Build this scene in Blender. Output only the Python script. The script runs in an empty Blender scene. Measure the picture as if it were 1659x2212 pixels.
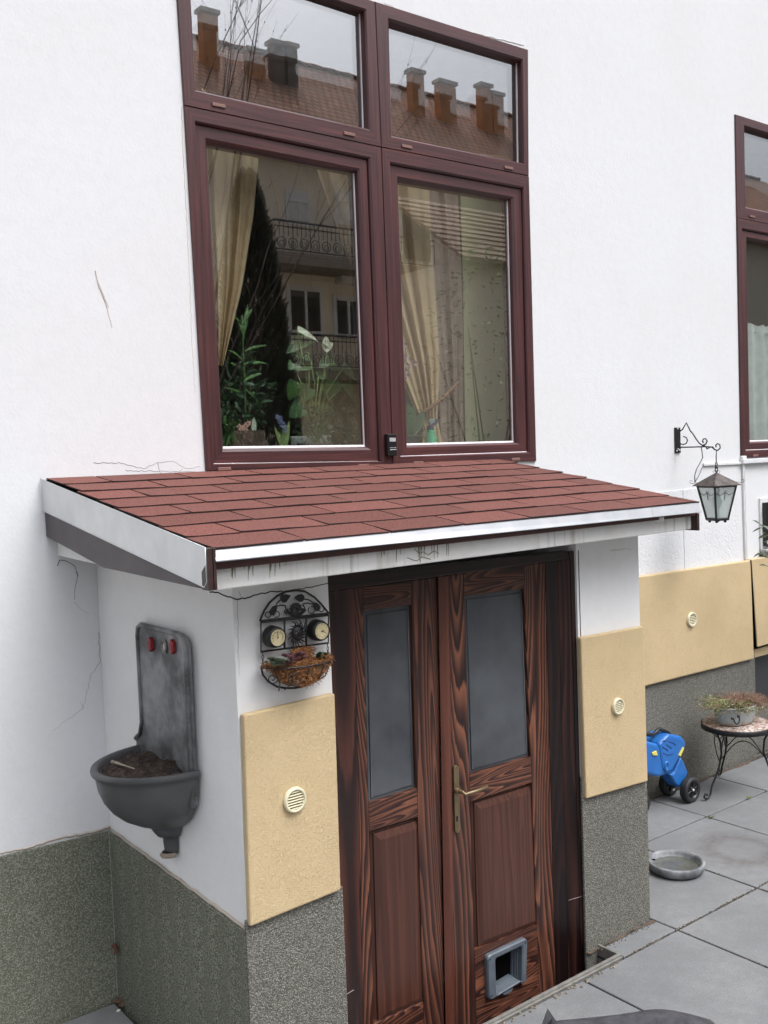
import bpy, math, random
from mathutils import Vector, Matrix, noise
R = math.radians
V = Vector
random.seed(7)
scene = bpy.context.scene
COL = scene.collection

# ------------------------------------------------------------------ camera, sky, sun, exposure
CAM = V((-1.8708, -3.5795, 2.0178)); YAW, PIT, ROL, F = 0.65993, -0.055062, -0.037537, 2146.03
_f = V((math.sin(YAW)*math.cos(PIT), math.cos(YAW)*math.cos(PIT), math.sin(PIT)))
_r = V((math.cos(YAW), -math.sin(YAW), 0)); _u = _r.cross(_f)
RT = _r*math.cos(ROL) + _u*math.sin(ROL); UP = -_r*math.sin(ROL) + _u*math.cos(ROL)
cd = bpy.data.cameras.new('camera'); cam = bpy.data.objects.new('camera', cd); COL.objects.link(cam)
cd.sensor_fit = 'VERTICAL'; cd.sensor_height = 36; cd.lens = 36*F/2212; cd.clip_start = 0.05; cd.clip_end = 500
cam.matrix_world = Matrix(((RT.x, UP.x, -_f.x, CAM.x), (RT.y, UP.y, -_f.y, CAM.y), (RT.z, UP.z, -_f.z, CAM.z), (0, 0, 0, 1)))
scene.camera = cam
SUN_EL, SUN_AZ = 60, 160      # azimuth of the sun, degrees clockwise from +y
w = bpy.data.worlds.new('World'); scene.world = w; w.use_nodes = True
nt = w.node_tree; nt.nodes.clear()
sky = nt.nodes.new('ShaderNodeTexSky'); sky.sky_type = 'NISHITA'; sky.sun_disc = False
sky.sun_elevation = R(SUN_EL); sky.sun_rotation = R(SUN_AZ); sky.air_density = 1.0; sky.dust_density = 10.0; sky.ozone_density = 1.0
bg = nt.nodes.new('ShaderNodeBackground'); bg.inputs[1].default_value = 0.15
hs = nt.nodes.new('ShaderNodeHueSaturation'); hs.inputs['Saturation'].default_value = 0.35
wo = nt.nodes.new('ShaderNodeOutputWorld')
nt.links.new(sky.outputs[0], hs.inputs['Color']); tn = nt.nodes.new('ShaderNodeVectorMath'); tn.operation = 'MULTIPLY'; tn.inputs[1].default_value = (.94, .985, 1.055)     # thin cloud: cool white
nt.links.new(hs.outputs[0], tn.inputs[0]); nt.links.new(tn.outputs[0], bg.inputs[0]); nt.links.new(bg.outputs[0], wo.inputs[0])
sl = bpy.data.lights.new('sun', 'SUN'); sl.energy = 0.5; sl.angle = R(30); sl.color = (1.0, 0.99, 0.98)
so = bpy.data.objects.new('sun', sl); COL.objects.link(so)
sd = V((math.sin(R(SUN_AZ))*math.cos(R(SUN_EL)), math.cos(R(SUN_AZ))*math.cos(R(SUN_EL)), math.sin(R(SUN_EL))))
so.rotation_euler = sd.to_track_quat('Z', 'Y').to_euler()
scene.view_settings.view_transform = 'Standard'; scene.view_settings.look = 'None'
scene.view_settings.exposure = .63; scene.view_settings.gamma = 1

# ------------------------------------------------------------------ pixel -> point on a real plane (measuring helpers)
def ray(u, v): return _f + RT*((u-829.5)/F) - UP*((v-1106)/F)
def aty(u, v, Y):
    d = ray(u, v); return CAM + d*((Y-CAM.y)/d.y)
def atz(u, v, Z=0):
    d = ray(u, v); return CAM + d*((Z-CAM.z)/d.z)
def atx(u, v, X):
    d = ray(u, v); return CAM + d*((X-CAM.x)/d.x)
def xz(u, v, Y): p = aty(u, v, Y); return (p.x, p.z)
def ref(u, v, Y):                    # the point in the courtyard that the window glass shows at (u, v)
    p = aty(u, v, Y); return V((p.x, -Y, p.z))
K = 0.864063
def z7(x, y): return ((x/5.53+580)*K, (y/5.53+1420)*K)         # wall ornament
def zt(x, y): return ((x/4.879+1580)*K, (y/4.879+1680)*K)      # toy / table
def zl(x, y): return ((x/5.143+1640)*K, (y/5.143+1020)*K)      # lantern
def zd(x, y): return ((x/1.8743+800)*K, (y/1.8743+1380)*K)     # door
def z2(x, y): return ((x/2.458+450)*K, (y/2.458+300)*K)        # left lower window
def z3(x, y): return ((x/2.602+900)*K, (y/2.602+400)*K)        # right lower window
def zw(x, y): return ((x/3.687+500)*K, (y/3.687+950)*K)        # left sill
def zs(x, y): return ((x/5.53+950)*K, (y/5.53+1020)*K)         # right sill
def zb(x, y): return ((x/3.16+200)*K, (y/3.16+1500)*K)         # wall basin
def zr(x, y): return ((x/2.9625+60)*K, (y/2.9625+1180)*K)      # roof's left side

# ------------------------------------------------------------------ materials
def nodes(name):
    m = bpy.data.materials.new(name); m.use_nodes = True
    t = m.node_tree; b = t.nodes['Principled BSDF']; return m, t, b
def coords(t, scale=(1, 1, 1), rnd=False):
    c = t.nodes.new('ShaderNodeTexCoord'); mp = t.nodes.new('ShaderNodeMapping'); mp.inputs['Scale'].default_value = scale
    t.links.new(c.outputs['Object'], mp.inputs['Vector'])
    if rnd:
        oi = t.nodes.new('ShaderNodeObjectInfo'); ml = t.nodes.new('ShaderNodeMath'); ml.operation = 'MULTIPLY'; ml.inputs[1].default_value = 37
        t.links.new(oi.outputs['Random'], ml.inputs[0]); t.links.new(ml.outputs[0], mp.inputs['Location'])
    return mp.outputs[0]
def noi(t, vec, scale, detail=3, rough=.55, dist=0):
    n = t.nodes.new('ShaderNodeTexNoise'); n.inputs['Scale'].default_value = scale; n.inputs['Detail'].default_value = detail
    n.inputs['Roughness'].default_value = rough; n.inputs['Distortion'].default_value = dist
    t.links.new(vec, n.inputs['Vector']); return n.outputs['Fac']
def ramp(t, fac, stops):
    r = t.nodes.new('ShaderNodeValToRGB'); e = r.color_ramp.elements
    while len(e) < len(stops): e.new(0.5)
    for k, (p, c) in enumerate(stops):
        e[k].position = p; e[k].color = (*c, 1) if len(c) == 3 else c
    t.links.new(fac, r.inputs[0]); return r.outputs[0]
def mixc(t, fac, a, b, mode='MIX'):
    m = t.nodes.new('ShaderNodeMix'); m.data_type = 'RGBA'; m.blend_type = mode
    for sock, v in ((m.inputs[0], fac), (m.inputs[6], a), (m.inputs[7], b)):
        if hasattr(v, 'links') or hasattr(v, 'is_output'): t.links.new(v, sock)
        elif isinstance(v, (int, float)): sock.default_value = v
        else: sock.default_value = (*v, 1)
    return m.outputs[2]
def math_(t, op, a, b=None, c=None):
    m = t.nodes.new('ShaderNodeMath'); m.operation = op
    for i, v in enumerate((a, b, c)):
        if v is None: continue
        if isinstance(v, (int, float)): m.inputs[i].default_value = v
        else: t.links.new(v, m.inputs[i])
    return m.outputs[0]
def bump(t, b, h, strength=.4, dist=.002):
    n = t.nodes.new('ShaderNodeBump'); n.inputs['Strength'].default_value = strength; n.inputs['Distance'].default_value = dist
    t.links.new(h, n.inputs['Height']); t.links.new(n.outputs[0], b.inputs['Normal'])
def mat(name, col, rough=.7, metal=0, col2=None, vs=8, bs=None, bstr=.3, bd=.002, stops=(.35, .65), spec=None, coat=0, det=4):
    m, t, b = nodes(name)
    v = coords(t)
    col2 = col2 or tuple(c*.82 for c in col)
    b.inputs['Roughness'].default_value = rough; b.inputs['Metallic'].default_value = metal
    if spec is not None: b.inputs['Specular IOR Level'].default_value = spec
    if coat: b.inputs['Coat Weight'].default_value = coat; b.inputs['Coat Roughness'].default_value = .15
    n = noi(t, v, vs, det)
    t.links.new(ramp(t, n, [(stops[0], col2), (stops[1], col)]), b.inputs['Base Color'])
    if bs: bump(t, b, noi(t, v, bs, 3), bstr, bd)
    return m

def m_plaster(name, col, dirt, amt=.5, bstr=.5, bs=55):
    m, t, b = nodes(name); v = coords(t)
    b.inputs['Roughness'].default_value = .9; b.inputs['Specular IOR Level'].default_value = .25
    n1 = noi(t, v, 1.3, 5, .6); n2 = noi(t, v, 26, 3)
    c = mixc(t, ramp(t, n1, [(.45, (0, 0, 0)), (.78, (amt, amt, amt))]), col, dirt)
    c = mixc(t, ramp(t, n2, [(.3, (.22, .22, .22)), (.6, (0, 0, 0))]), c, tuple(x*.86 for x in col))
    t.links.new(c, b.inputs['Base Color'])
    h = math_(t, 'ADD', noi(t, v, bs, 4, .6), math_(t, 'MULTIPLY', noi(t, v, 9, 3), 1.6))
    bump(t, b, h, bstr, .004)
    return m
WHITE = m_plaster('white_render', (.685, .685, .69), (.61, .60, .58), .4, .24, 75)
SMOOTH = m_plaster('smooth_white_render', (.79, .785, .77), (.62, .59, .55), .45, .18, 60)

def m_worm(name, base, dark, sc=70, amt=.7, bstr=.8, col_amt=1.0):
    m, t, b = nodes(name); v = coords(t)
    b.inputs['Roughness'].default_value = .92; b.inputs['Specular IOR Level'].default_value = .2
    n = noi(t, v, sc, 1.5, .5, 1.2)
    w_ = math_(t, 'ABSOLUTE', math_(t, 'SUBTRACT', n, .5))
    line = ramp(t, w_, [(0.0, (1, 1, 1)), (.035, (.25, .25, .25)), (.09, (0, 0, 0))])
    big = noi(t, v, 2.2, 5)
    c0 = mixc(t, ramp(t, big, [(.4, (0, 0, 0)), (.75, (.35, .35, .35))]), base, tuple(x*.8 for x in base))
    f = math_(t, 'MULTIPLY', line, math_(t, 'MULTIPLY', ramp(t, noi(t, v, 11, 2), [(.35, (.25, .25, .25)), (.65, (1, 1, 1))]), amt))
    t.links.new(mixc(t, f, c0, dark), b.inputs['Base Color'])
    h = math_(t, 'SUBTRACT', 1.0, line)
    bump(t, b, math_(t, 'ADD', math_(t, 'MULTIPLY', h, .8), n), bstr, .003)
    return m
YELLOW = m_worm('yellow_textured_render', (.60, .46, .27), (.37, .27, .14), 115, .5, .6)
TEXTURED = m_worm('white_swirled_plaster', (.685, .685, .69), (.58, .58, .60), 20, .3, .45)

def m_speckle(name, a, b_, c_, sc=170):
    m, t, b = nodes(name); v = coords(t)
    b.inputs['Roughness'].default_value = .95; b.inputs['Specular IOR Level'].default_value = .15
    vo = t.nodes.new('ShaderNodeTexVoronoi'); vo.inputs['Scale'].default_value = sc; t.links.new(v, vo.inputs['Vector'])
    sp = t.nodes.new('ShaderNodeSeparateColor'); t.links.new(vo.outputs['Color'], sp.inputs[0])
    c = ramp(t, sp.outputs[0], [(.1, a), (.45, b_), (.9, c_)])
    big = noi(t, v, 2.5, 5)
    c = mixc(t, ramp(t, big, [(.35, (.35, .35, .35)), (.7, (0, 0, 0))]), c, a)
    c = mixc(t, ramp(t, vo.outputs['Distance'], [(.25, (0, 0, 0)), (.6, (.65, .65, .65))]), c, tuple(x*.35 for x in a))
    t.links.new(c, b.inputs['Base Color'])
    bump(t, b, math_(t, 'SUBTRACT', noi(t, v, sc*.9, 2), vo.outputs['Distance']), .8, .004)
    return m
PLINTH = m_speckle('grey_pebble_render', (.19, .195, .145), (.28, .288, .222), (.42, .43, .345), 220)
PLINTH_G = m_speckle('neutral_pebble_render', (.17, .165, .14), (.245, .236, .202), (.38, .365, .32), 220)
DIRT = mat('dirt_strip', (.16, .13, .10), .95, col2=(.05, .04, .03), vs=40, bs=80, bstr=1)

def m_paving():
    m, t, b = nodes('grey_paving'); v = coords(t)
    b.inputs['Roughness'].default_value = .62; b.inputs['Specular IOR Level'].default_value = .45
    n1 = noi(t, v, 1.7, 6, .65); n2 = noi(t, v, 14, 5, .7); n3 = noi(t, v, 90, 2)
    c = ramp(t, n1, [(.3, (.145, .148, .152)), (.55, (.20, .205, .208)), (.75, (.265, .265, .26))])
    c = mixc(t, ramp(t, n2, [(.35, (.5, .5, .5)), (.6, (0, 0, 0))]), c, (.15, .152, .152))
    c = mixc(t, ramp(t, n2, [(.62, (0, 0, 0)), (.8, (.5, .5, .5))]), c, (.35, .35, .345))
    # ring of brown dirt left by a pot
    tc = t.nodes.new('ShaderNodeTexCoord'); mp = t.nodes.new('ShaderNodeMapping'); sp = RING
    mp.inputs['Location'].default_value = (-sp.x, -sp.y, 0); t.links.new(tc.outputs['Object'], mp.inputs[0])
    sx = t.nodes.new('ShaderNodeSeparateXYZ'); t.links.new(mp.outputs[0], sx.inputs[0])
    d = math_(t, 'SQRT', math_(t, 'ADD', math_(t, 'POWER', math_(t, 'ABSOLUTE', sx.outputs[0]), 2), math_(t, 'POWER', math_(t, 'ABSOLUTE', sx.outputs[1]), 2)))
    d = math_(t, 'ADD', d, math_(t, 'MULTIPLY', math_(t, 'SUBTRACT', noi(t, v, 7, 4), .5), .13))
    rg = ramp(t, d, [(.09, (.15, .15, .15)), (.155, (.85, .85, .85)), (.19, (.45, .45, .45)), (.27, (0, 0, 0))])
    c = mixc(t, math_(t, 'MULTIPLY', rg, noi(t, v, 30, 3)), c, (.05, .033, .022))
    t.links.new(c, b.inputs['Base Color'])
    c = mixc(t, ramp(t, noi(t, v, 170, 3, .7), [(.38, (.45, .45, .45)), (.55, (0, 0, 0))]), c, (.11, .11, .112)); t.links.new(c, b.inputs['Base Color'])
    bump(t, b, math_(t, 'ADD', n3, n2), .4, .002)
    return m
RING = atz(1600, 1835, 0)
PAVING = m_paving()

def m_shingle():
    m, t, b = nodes('red_bitumen_shingle'); v = coords(t)
    b.inputs['Roughness'].default_value = .85; b.inputs['Specular IOR Level'].default_value = .3
    n = noi(t, v, 230, 3, .75); n1 = noi(t, v, 3.5, 4)
    c = ramp(t, n, [(.3, (.060, .021, .017)), (.5, (.130, .043, .034)), (.7, (.27, .115, .09))])
    c = mixc(t, ramp(t, n1, [(.4, (0, 0, 0)), (.7, (.45, .45, .45))]), c, (.125, .055, .044))
    at = t.nodes.new('ShaderNodeVertexColor'); at.layer_name = 'tone'
    c = mixc(t, 1.0, c, at.outputs[0], 'MULTIPLY')
    t.links.new(c, b.inputs['Base Color']); bump(t, b, n, .5, .002)
    return m
SHINGLE = m_shingle()

def m_foil(name, vertical):
    m, t, b = nodes(name); v = coords(t, (60, 60, 1.6) if vertical else (1.6, 60, 60))
    n = noi(t, v, 1.4, 4, .6); v2 = coords(t); n2 = noi(t, v2, 300, 2)
    c = ramp(t, n, [(.32, (.038, .0165, .0175)), (.5, (.064, .024, .025)), (.68, (.105, .035, .032))])
    c = mixc(t, ramp(t, n2, [(.6, (0, 0, 0)), (.8, (.4, .4, .4))]), c, (.13, .10, .11))
    t.links.new(c, b.inputs['Base Color']); b.inputs['Roughness'].default_value = .36
    bump(t, b, math_(t, 'ADD', n, n2), .12, .001); return m
FOIL_V = m_foil('mahogany_foil_upright', True); FOIL_H = m_foil('mahogany_foil_level', False)

def m_pine(name, vertical, rings=34, sc=(5.5, 5.5, .42), dark=(.022, .0092, .008), light=(.235, .088, .048), seed=0.0, mid=.5):
    m, t, b = nodes(name)
    s = sc if vertical else (sc[2], sc[1], sc[0])
    v = coords(t, s)
    n4 = t.nodes.new('ShaderNodeTexNoise'); n4.noise_dimensions = '4D'; n4.inputs['W'].default_value = seed; n4.inputs['Scale'].default_value = 1.0
    n4.inputs['Detail'].default_value = 1.2; n4.inputs['Roughness'].default_value = .35; n4.inputs['Distortion'].default_value = .25
    t.links.new(v, n4.inputs['Vector'])
    fr = math_(t, 'FRACT', math_(t, 'MULTIPLY', n4.outputs['Fac'], rings))
    fine = noi(t, coords(t, (160, 160, 6) if vertical else (6, 160, 160)), 1.0, 3)
    fr2 = math_(t, 'ADD', fr, math_(t, 'MULTIPLY', math_(t, 'SUBTRACT', fine, .5), .45))
    c = ramp(t, fr2, [(.08, dark), (.34, tuple(d+(l-d)*.16 for d, l in zip(dark, light))), (.55, tuple(d+(l-d)*.50 for d, l in zip(dark, light))), (.85, light), (.97, dark)])
    big = noi(t, coords(t, (4, 4, 1.2) if vertical else (1.2, 4, 4)), 1.3, 3)
    c = mixc(t, ramp(t, big, [(.34, (.62, .62, .62)), (.62, (.05, .05, .05))]), c, tuple(x*1.5 for x in dark))
    t.links.new(c, b.inputs['Base Color']); b.inputs['Roughness'].default_value = .34; b.inputs['Specular IOR Level'].default_value = .45
    bump(t, b, math_(t, 'ADD', fr, fine), .16, .0015); return m
PINE_V = m_pine('stained_pine_upright', True); PINE_V2 = m_pine('stained_pine_upright_bold', True, 42, seed=3.3)
PINE_H = m_pine('stained_pine_level', False, 30, sc=(12, 12, 1.2), seed=1.7)
PINE_P = m_pine('stained_pine_panel', True, 9, sc=(16, 16, .35), dark=(.046, .0175, .012), light=(.098, .036, .023), seed=5.1)
PINE_D = m_pine('dark_stained_pine', True, 12, sc=(8, 8, .5), dark=(.009, .0048, .005), light=(.032, .012, .009), seed=8.0)
PINE_DH = m_pine('dark_stained_pine_level', False, 12, sc=(8, 8, .5), dark=(.009, .005, .005), light=(.030, .011, .008), seed=9.0)
PINE_F = m_pine('frame_stained_pine', True, 16, sc=(6, 6, .45), dark=(.014, .0065, .006), light=(.085, .028, .018), seed=12.0)
PINE_R = m_pine('red_stained_moulding', True, 6, sc=(9, 9, .3), dark=(.07, .022, .014), light=(.13, .045, .028), seed=2.0)

ALU = mat('galvanised_sheet', (.68, .69, .685), .42, .7, col2=(.60, .605, .60), vs=9, bs=3, bstr=.2, bd=.01)
ALU_EDGE = mat('bright_aluminium', (.50, .505, .515), .45, .5, col2=(.43, .44, .45), vs=9)
BROWN = mat('brown_coated_board', (.085, .068, .070), .5, col2=(.060, .048, .050), vs=7, bs=14, bstr=.2)
BROWN_D = mat('dark_brown_batten', (.050, .025, .022), .45, col2=(.03, .015, .013), vs=30)
FASCIA = mat('red_brown_fascia', (.095, .040, .032), .5, col2=(.06, .026, .022), vs=20)
BLACK = mat('black_iron', (.014, .014, .015), .45, .3, col2=(.03, .028, .028), vs=60)
PLASTIC = mat('black_plastic', (.012, .012, .013), .35)
GAP = mat('dark_gap', (.004, .004, .004), 1, spec=0)
CRACK = mat('crack_shadow', (.035, .03, .028), .95)
CRACK_L = mat('hairline_crack', (.30, .28, .26), .95)
CREAM = mat('cream_plastic', (.72, .66, .46), .4, col2=(.66, .60, .42))
GASKET = mat('bead_and_sky_glint', (.62, .58, .58), .4)

def m_glass(name, fac, tint=(.97, .98, .97)):
    m = bpy.data.materials.new(name); m.use_nodes = True; t = m.node_tree; t.nodes.clear()
    o = t.nodes.new('ShaderNodeOutputMaterial'); mx = t.nodes.new('ShaderNodeMixShader'); tr = t.nodes.new('ShaderNodeBsdfTransparent'); g = t.nodes.new('ShaderNodeBsdfGlossy')
    g.inputs['Roughness'].default_value = 0.0; g.inputs['Color'].default_value = (1, 1, 1, 1); tr.inputs[0].default_value = (*tint, 1)
    ge = t.nodes.new('ShaderNodeNewGeometry'); dp = t.nodes.new('ShaderNodeVectorMath'); dp.operation = 'DOT_PRODUCT'     # reflectance rises with angle alike from both sides
    t.links.new(ge.outputs['Incoming'], dp.inputs[0]); t.links.new(ge.outputs['Normal'], dp.inputs[1])
    f = math_(t, 'ADD', math_(t, 'MULTIPLY', math_(t, 'POWER', math_(t, 'SUBTRACT', 1.0, math_(t, 'ABSOLUTE', dp.outputs['Value'])), 5.0), 1-fac), fac)
    t.links.new(f, mx.inputs[0]); t.links.new(tr.outputs[0], mx.inputs[1]); t.links.new(g.outputs[0], mx.inputs[2]); t.links.new(mx.outputs[0], o.inputs[0])
    return m
GLASS = m_glass('window_glass_outer', .29); GLASS2 = m_glass('window_glass_inner', .12, (.92, .94, .92))

def m_mesh():
    m, t, b = nodes('insect_mesh_over_glass'); v = coords(t)
    n = noi(t, v, 4, 4); n2 = noi(t, coords(t, (1, 1, .15)), 60, 2); c = ramp(t, n, [(.32, (.026, .029, .035)), (.68, (.085, .092, .10))])
    wv = t.nodes.new('ShaderNodeTexWave'); wv.bands_direction = 'Z'; wv.inputs['Scale'].default_value = 90; t.links.new(v, wv.inputs[0])
    c = mixc(t, math_(t, 'MULTIPLY', wv.outputs['Fac'], .25), c, (.10, .105, .11))
    c = mixc(t, math_(t, 'MULTIPLY', n2, .3), c, (.09, .09, .095))
    t.links.new(c, b.inputs['Base Color']); b.inputs['Roughness'].default_value = .38; return m
MESH = m_mesh()
IRON = mat('painted_cast_iron', (.080, .080, .083), .42, .0, col2=(.050, .050, .052), vs=5, bs=90, bstr=.35, spec=.5)
def m_backplate():
    m, t, b = nodes('weathered_cast_iron'); v = coords(t)
    c = ramp(t, noi(t, v, 6, 4, .6), [(.40, (.040, .040, .042)), (.66, (.25, .25, .255))])
    c = mixc(t, ramp(t, noi(t, v, 320, 2), [(.60, (0, 0, 0)), (.75, (.45, .45, .45))]), c, (.45, .45, .45))
    t.links.new(c, b.inputs['Base Color']); b.inputs['Roughness'].default_value = .42; bump(t, b, noi(t, v, 160, 2), .3, .002); return m
IRON_B = m_backplate()
SOIL = mat('dry_soil', (.055, .038, .028), .95, col2=(.018, .012, .009), vs=45, bs=60, bstr=1, bd=.01)
WOODCHIP = mat('grey_wood_splinter', (.30, .25, .19), .85, col2=(.16, .13, .1), vs=50)
REDP = mat('red_paint', (.32, .025, .028), .5, col2=(.18, .012, .014), vs=60)
COIR = mat('orange_coir', (.42, .20, .075), .9, col2=(.22, .09, .03), vs=60)
def leafm(name, c, c2=None, rough=.5):
    m = mat(name, c, rough, col2=c2 or tuple(x*.55 for x in c), vs=14); return m
G_DARK = leafm('dark_green_leaf', (.05, .12, .05)); G_MID = leafm('mid_green_leaf', (.12, .27, .08)); G_LITE = leafm('pale_green_leaf', (.34, .50, .18))
G_GREY = leafm('grey_green_leaf', (.16, .19, .13)); G_CON = leafm('conifer_needles', (.035, .042, .026), (.012, .015, .010), .8)
BARK = mat('bark', (.12, .09, .07), .9, col2=(.05, .035, .025), vs=20, bs=40, bstr=.8)
TWIG = mat('twig_bark', (.13, .085, .07), .8, col2=(.06, .04, .033), vs=20)

# ------------------------------------------------------------------ mesh builder
class MB:
    def __init__(s): s.v = []; s.f = []; s.m = []; s.sm = []; s.tone = None; s.cuts = []
    def face(s, pts, mi=0, smooth=False):
        k = len(s.v); s.v += [tuple(p) for p in pts]; s.f.append(tuple(range(k, k+len(pts)))); s.m.append(mi); s.sm.append(smooth)
    def add(s, vs, fs, mi=0, smooth=False):
        k = len(s.v); s.v += [tuple(p) for p in vs]
        for f in fs: s.f.append(tuple(k+i for i in f)); s.m.append(mi); s.sm.append(smooth)
    def box(s, lo, hi, mi=0):
        x0, y0, z0 = lo; x1, y1, z1 = hi
        s.add([(x0, y0, z0), (x1, y0, z0), (x1, y1, z0), (x0, y1, z0), (x0, y0, z1), (x1, y0, z1), (x1, y1, z1), (x0, y1, z1)],
              [(0, 3, 2, 1), (4, 5, 6, 7), (0, 1, 5, 4), (1, 2, 6, 5), (2, 3, 7, 6), (3, 0, 4, 7)], mi)
    def prism(s, poly, d, mi=0, smooth=False):          # poly: 3-D points, d: thickness vector
        n = len(poly); d = V(d)
        vs = [V(p) for p in poly] + [V(p)+d for p in poly]
        s.add(vs, [tuple(range(n)), tuple(range(2*n-1, n-1, -1))]+[(i, i+n, (i+1) % n+n, (i+1) % n) for i in range(n)], mi)
    def px(s, pts, Y, th, mi=0):                       # outline measured on the plane y=Y, given thickness th towards +y
        s.prism([(p[0], Y, p[1]) for p in pts], (0, th, 0), mi)
    def tube(s, pts, r, seg=6, mi=0, r2=None, closed=False):
        pts = [V(p) for p in pts]; n = len(pts)
        if n < 2: return
        up = V((0.13, 0.31, 1)).normalized(); vs = []; prev = None
        for i, p in enumerate(pts):
            a = pts[(i-1) % n] if (i or closed) else p; b_ = pts[(i+1) % n] if (i < n-1 or closed) else p
            t = (b_-a); t = t.normalized() if t.length > 1e-9 else V((0, 0, 1))
            x = prev - t*prev.dot(t) if prev is not None else t.cross(up)
            if x.length < 1e-5: x = t.cross(V((1, 0, 0)))
            x.normalize(); prev = x; y = t.cross(x); rr = r if r2 is None else r+(r2-r)*i/(n-1)
            for k in range(seg):
                q = 2*math.pi*k/seg; vs.append(p + x*math.cos(q)*rr + y*math.sin(q)*rr)
        fs = []
        for i in range(n if closed else n-1):
            j = (i+1) % n
            for k in range(seg): fs.append((i*seg+k, i*seg+(k+1) % seg, j*seg+(k+1) % seg, j*seg+k))
        if not closed: fs += [tuple(range(seg-1, -1, -1)), tuple((n-1)*seg+k for k in range(seg))]
        s.add(vs, fs, mi, seg > 4)
    def lathe(s, c, prof, seg=28, mi=0, a0=0, a1=2*math.pi, sx=1, sy=1, axis='z', smooth=True):
        full = abs(a1-a0-2*math.pi) < 1e-6; m = seg if full else seg+1; vs = []
        for r, z in prof:
            for k in range(m):
                a = a0+(a1-a0)*k/seg; x, y = r*sx*math.cos(a), r*sy*math.sin(a)
                if axis == 'z': vs.append((c[0]+x, c[1]+y, c[2]+z))
                elif axis == 'y': vs.append((c[0]+x, c[1]+z, c[2]+y))
                else: vs.append((c[0]+z, c[1]+x, c[2]+y))
        fs = []
        for i in range(len(prof)-1):
            for k in range(seg):
                k2 = (k+1) % m if full else k+1
                fs.append((i*m+k, i*m+k2, (i+1)*m+k2, (i+1)*m+k))
        s.add(vs, fs, mi, smooth)
    def leaf(s, base, tip, width, nrm=None, mi=0, curl=0.0, segs=3, heart=False):
        base, tip = V(base), V(tip); d = tip-base; L = d.length
        if L < 1e-6: return
        dn = d/L; nrm = V(nrm) if nrm is not None else V((random.uniform(-1, 1), random.uniform(-1, 1), random.uniform(-.2, 1)))
        sd_ = dn.cross(nrm)
        if sd_.length < 1e-4: sd_ = dn.cross(V((0, .3, 1)))
        sd_.normalize(); nn = sd_.cross(dn); vs = []
        for i in range(segs+1):
            t = i/segs; wdt = width*(math.sin(math.pi*min(1, .08+.92*t)) ** .7 if not heart else (1.1*(1-t) ** .6 * min(1, .75+t)))
            if i == segs: wdt = width*.03
            c = base+d*t + nn*(-curl*L*t*t) + V((0, 0, 0))
            vs += [c-sd_*wdt*.5+nn*wdt*.14, c, c+sd_*wdt*.5+nn*wdt*.14]
        fs = []
        for i in range(segs):
            a = i*3; fs += [(a, a+1, a+4, a+3), (a+1, a+2, a+5, a+4)]
        s.add(vs, fs, mi, True)
    def cut(s): s.cuts.append((len(s.v), len(s.f)))
    def builds(s, name, mats, parent=None, bevel=0, seg=2):      # one object per piece closed with cut()
        v0 = f0 = 0; out = []
        for v1, f1 in s.cuts:
            p = MB(); p.v = s.v[v0:v1]; p.f = [tuple(i-v0 for i in f) for f in s.f[f0:f1]]; p.m = s.m[f0:f1]; p.sm = s.sm[f0:f1]
            out.append(p.build(name, mats, parent, bevel, seg)); v0, f0 = v1, f1
        return out
    def build(s, name, mats, parent=None, bevel=0, seg=2, flip=False):
        me = bpy.data.meshes.new(name); me.from_pydata(s.v, [], s.f)
        mats = mats if isinstance(mats, (list, tuple)) else [mats]
        for m in mats: me.materials.append(m)
        me.polygons.foreach_set('material_index', s.m); me.polygons.foreach_set('use_smooth', s.sm)
        if s.tone is not None:
            ca = me.color_attributes.new('tone', 'FLOAT_COLOR', 'POINT')
            for i, t_ in enumerate(s.tone): ca.data[i].color = (t_, t_, t_, 1)
        me.update(); o = bpy.data.objects.new(name, me); COL.objects.link(o)
        if parent is not None: o.parent = parent; o.matrix_parent_inverse = Matrix.Translation(-V(parent.location)) if parent.type == 'EMPTY' else Matrix()
        if bevel:
            b_ = o.modifiers.new('bevel', 'BEVEL'); b_.width = bevel; b_.segments = seg; b_.limit_method = 'ANGLE'; b_.angle_limit = R(40)
        return o
def thing(name, label, cat, loc=(0, 0, 0), group=None):
    o = bpy.data.objects.new(name, None); o.empty_display_size = .1; o.location = loc; COL.objects.link(o)
    o['label'] = label; o['category'] = cat
    if group: o['group'] = group
    return o
def tag(o, label, cat, group=None):
    o['label'] = label; o['category'] = cat
    if group: o['group'] = group
    return o
def struct(o): o['kind'] = 'structure'; return o
def grid_holes(mb, x0, x1, z0, z1, holes, y0, y1, mi=0):       # slab in x/z with rectangular holes
    xs = sorted({x0, x1, *[h[0] for h in holes], *[h[1] for h in holes]}); zs_ = sorted({z0, z1, *[h[2] for h in holes], *[h[3] for h in holes]})
    for a, b in zip(xs, xs[1:]):
        for c, d in zip(zs_, zs_[1:]):
            mx, mz = (a+b)/2, (c+d)/2
            if any(h[0] < mx < h[1] and h[2] < mz < h[3] for h in holes): continue
            mb.face([(a, y0, c), (b, y0, c), (b, y0, d), (a, y0, d)], mi); mb.face([(a, y1, d), (b, y1, d), (b, y1, c), (a, y1, c)], mi)
    for h in holes+[(x0, x1, z0, z1)]:
        a, b, c, d = h
        mb.face([(a, y0, c), (a, y1, c), (a, y1, d), (a, y0, d)], mi); mb.face([(b, y0, c), (b, y0, d), (b, y1, d), (b, y1, c)], mi)
        mb.face([(a, y0, c), (b, y0, c), (b, y1, c), (a, y1, c)], mi); mb.face([(a, y0, d), (a, y1, d), (b, y1, d), (b, y0, d)], mi)
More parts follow.
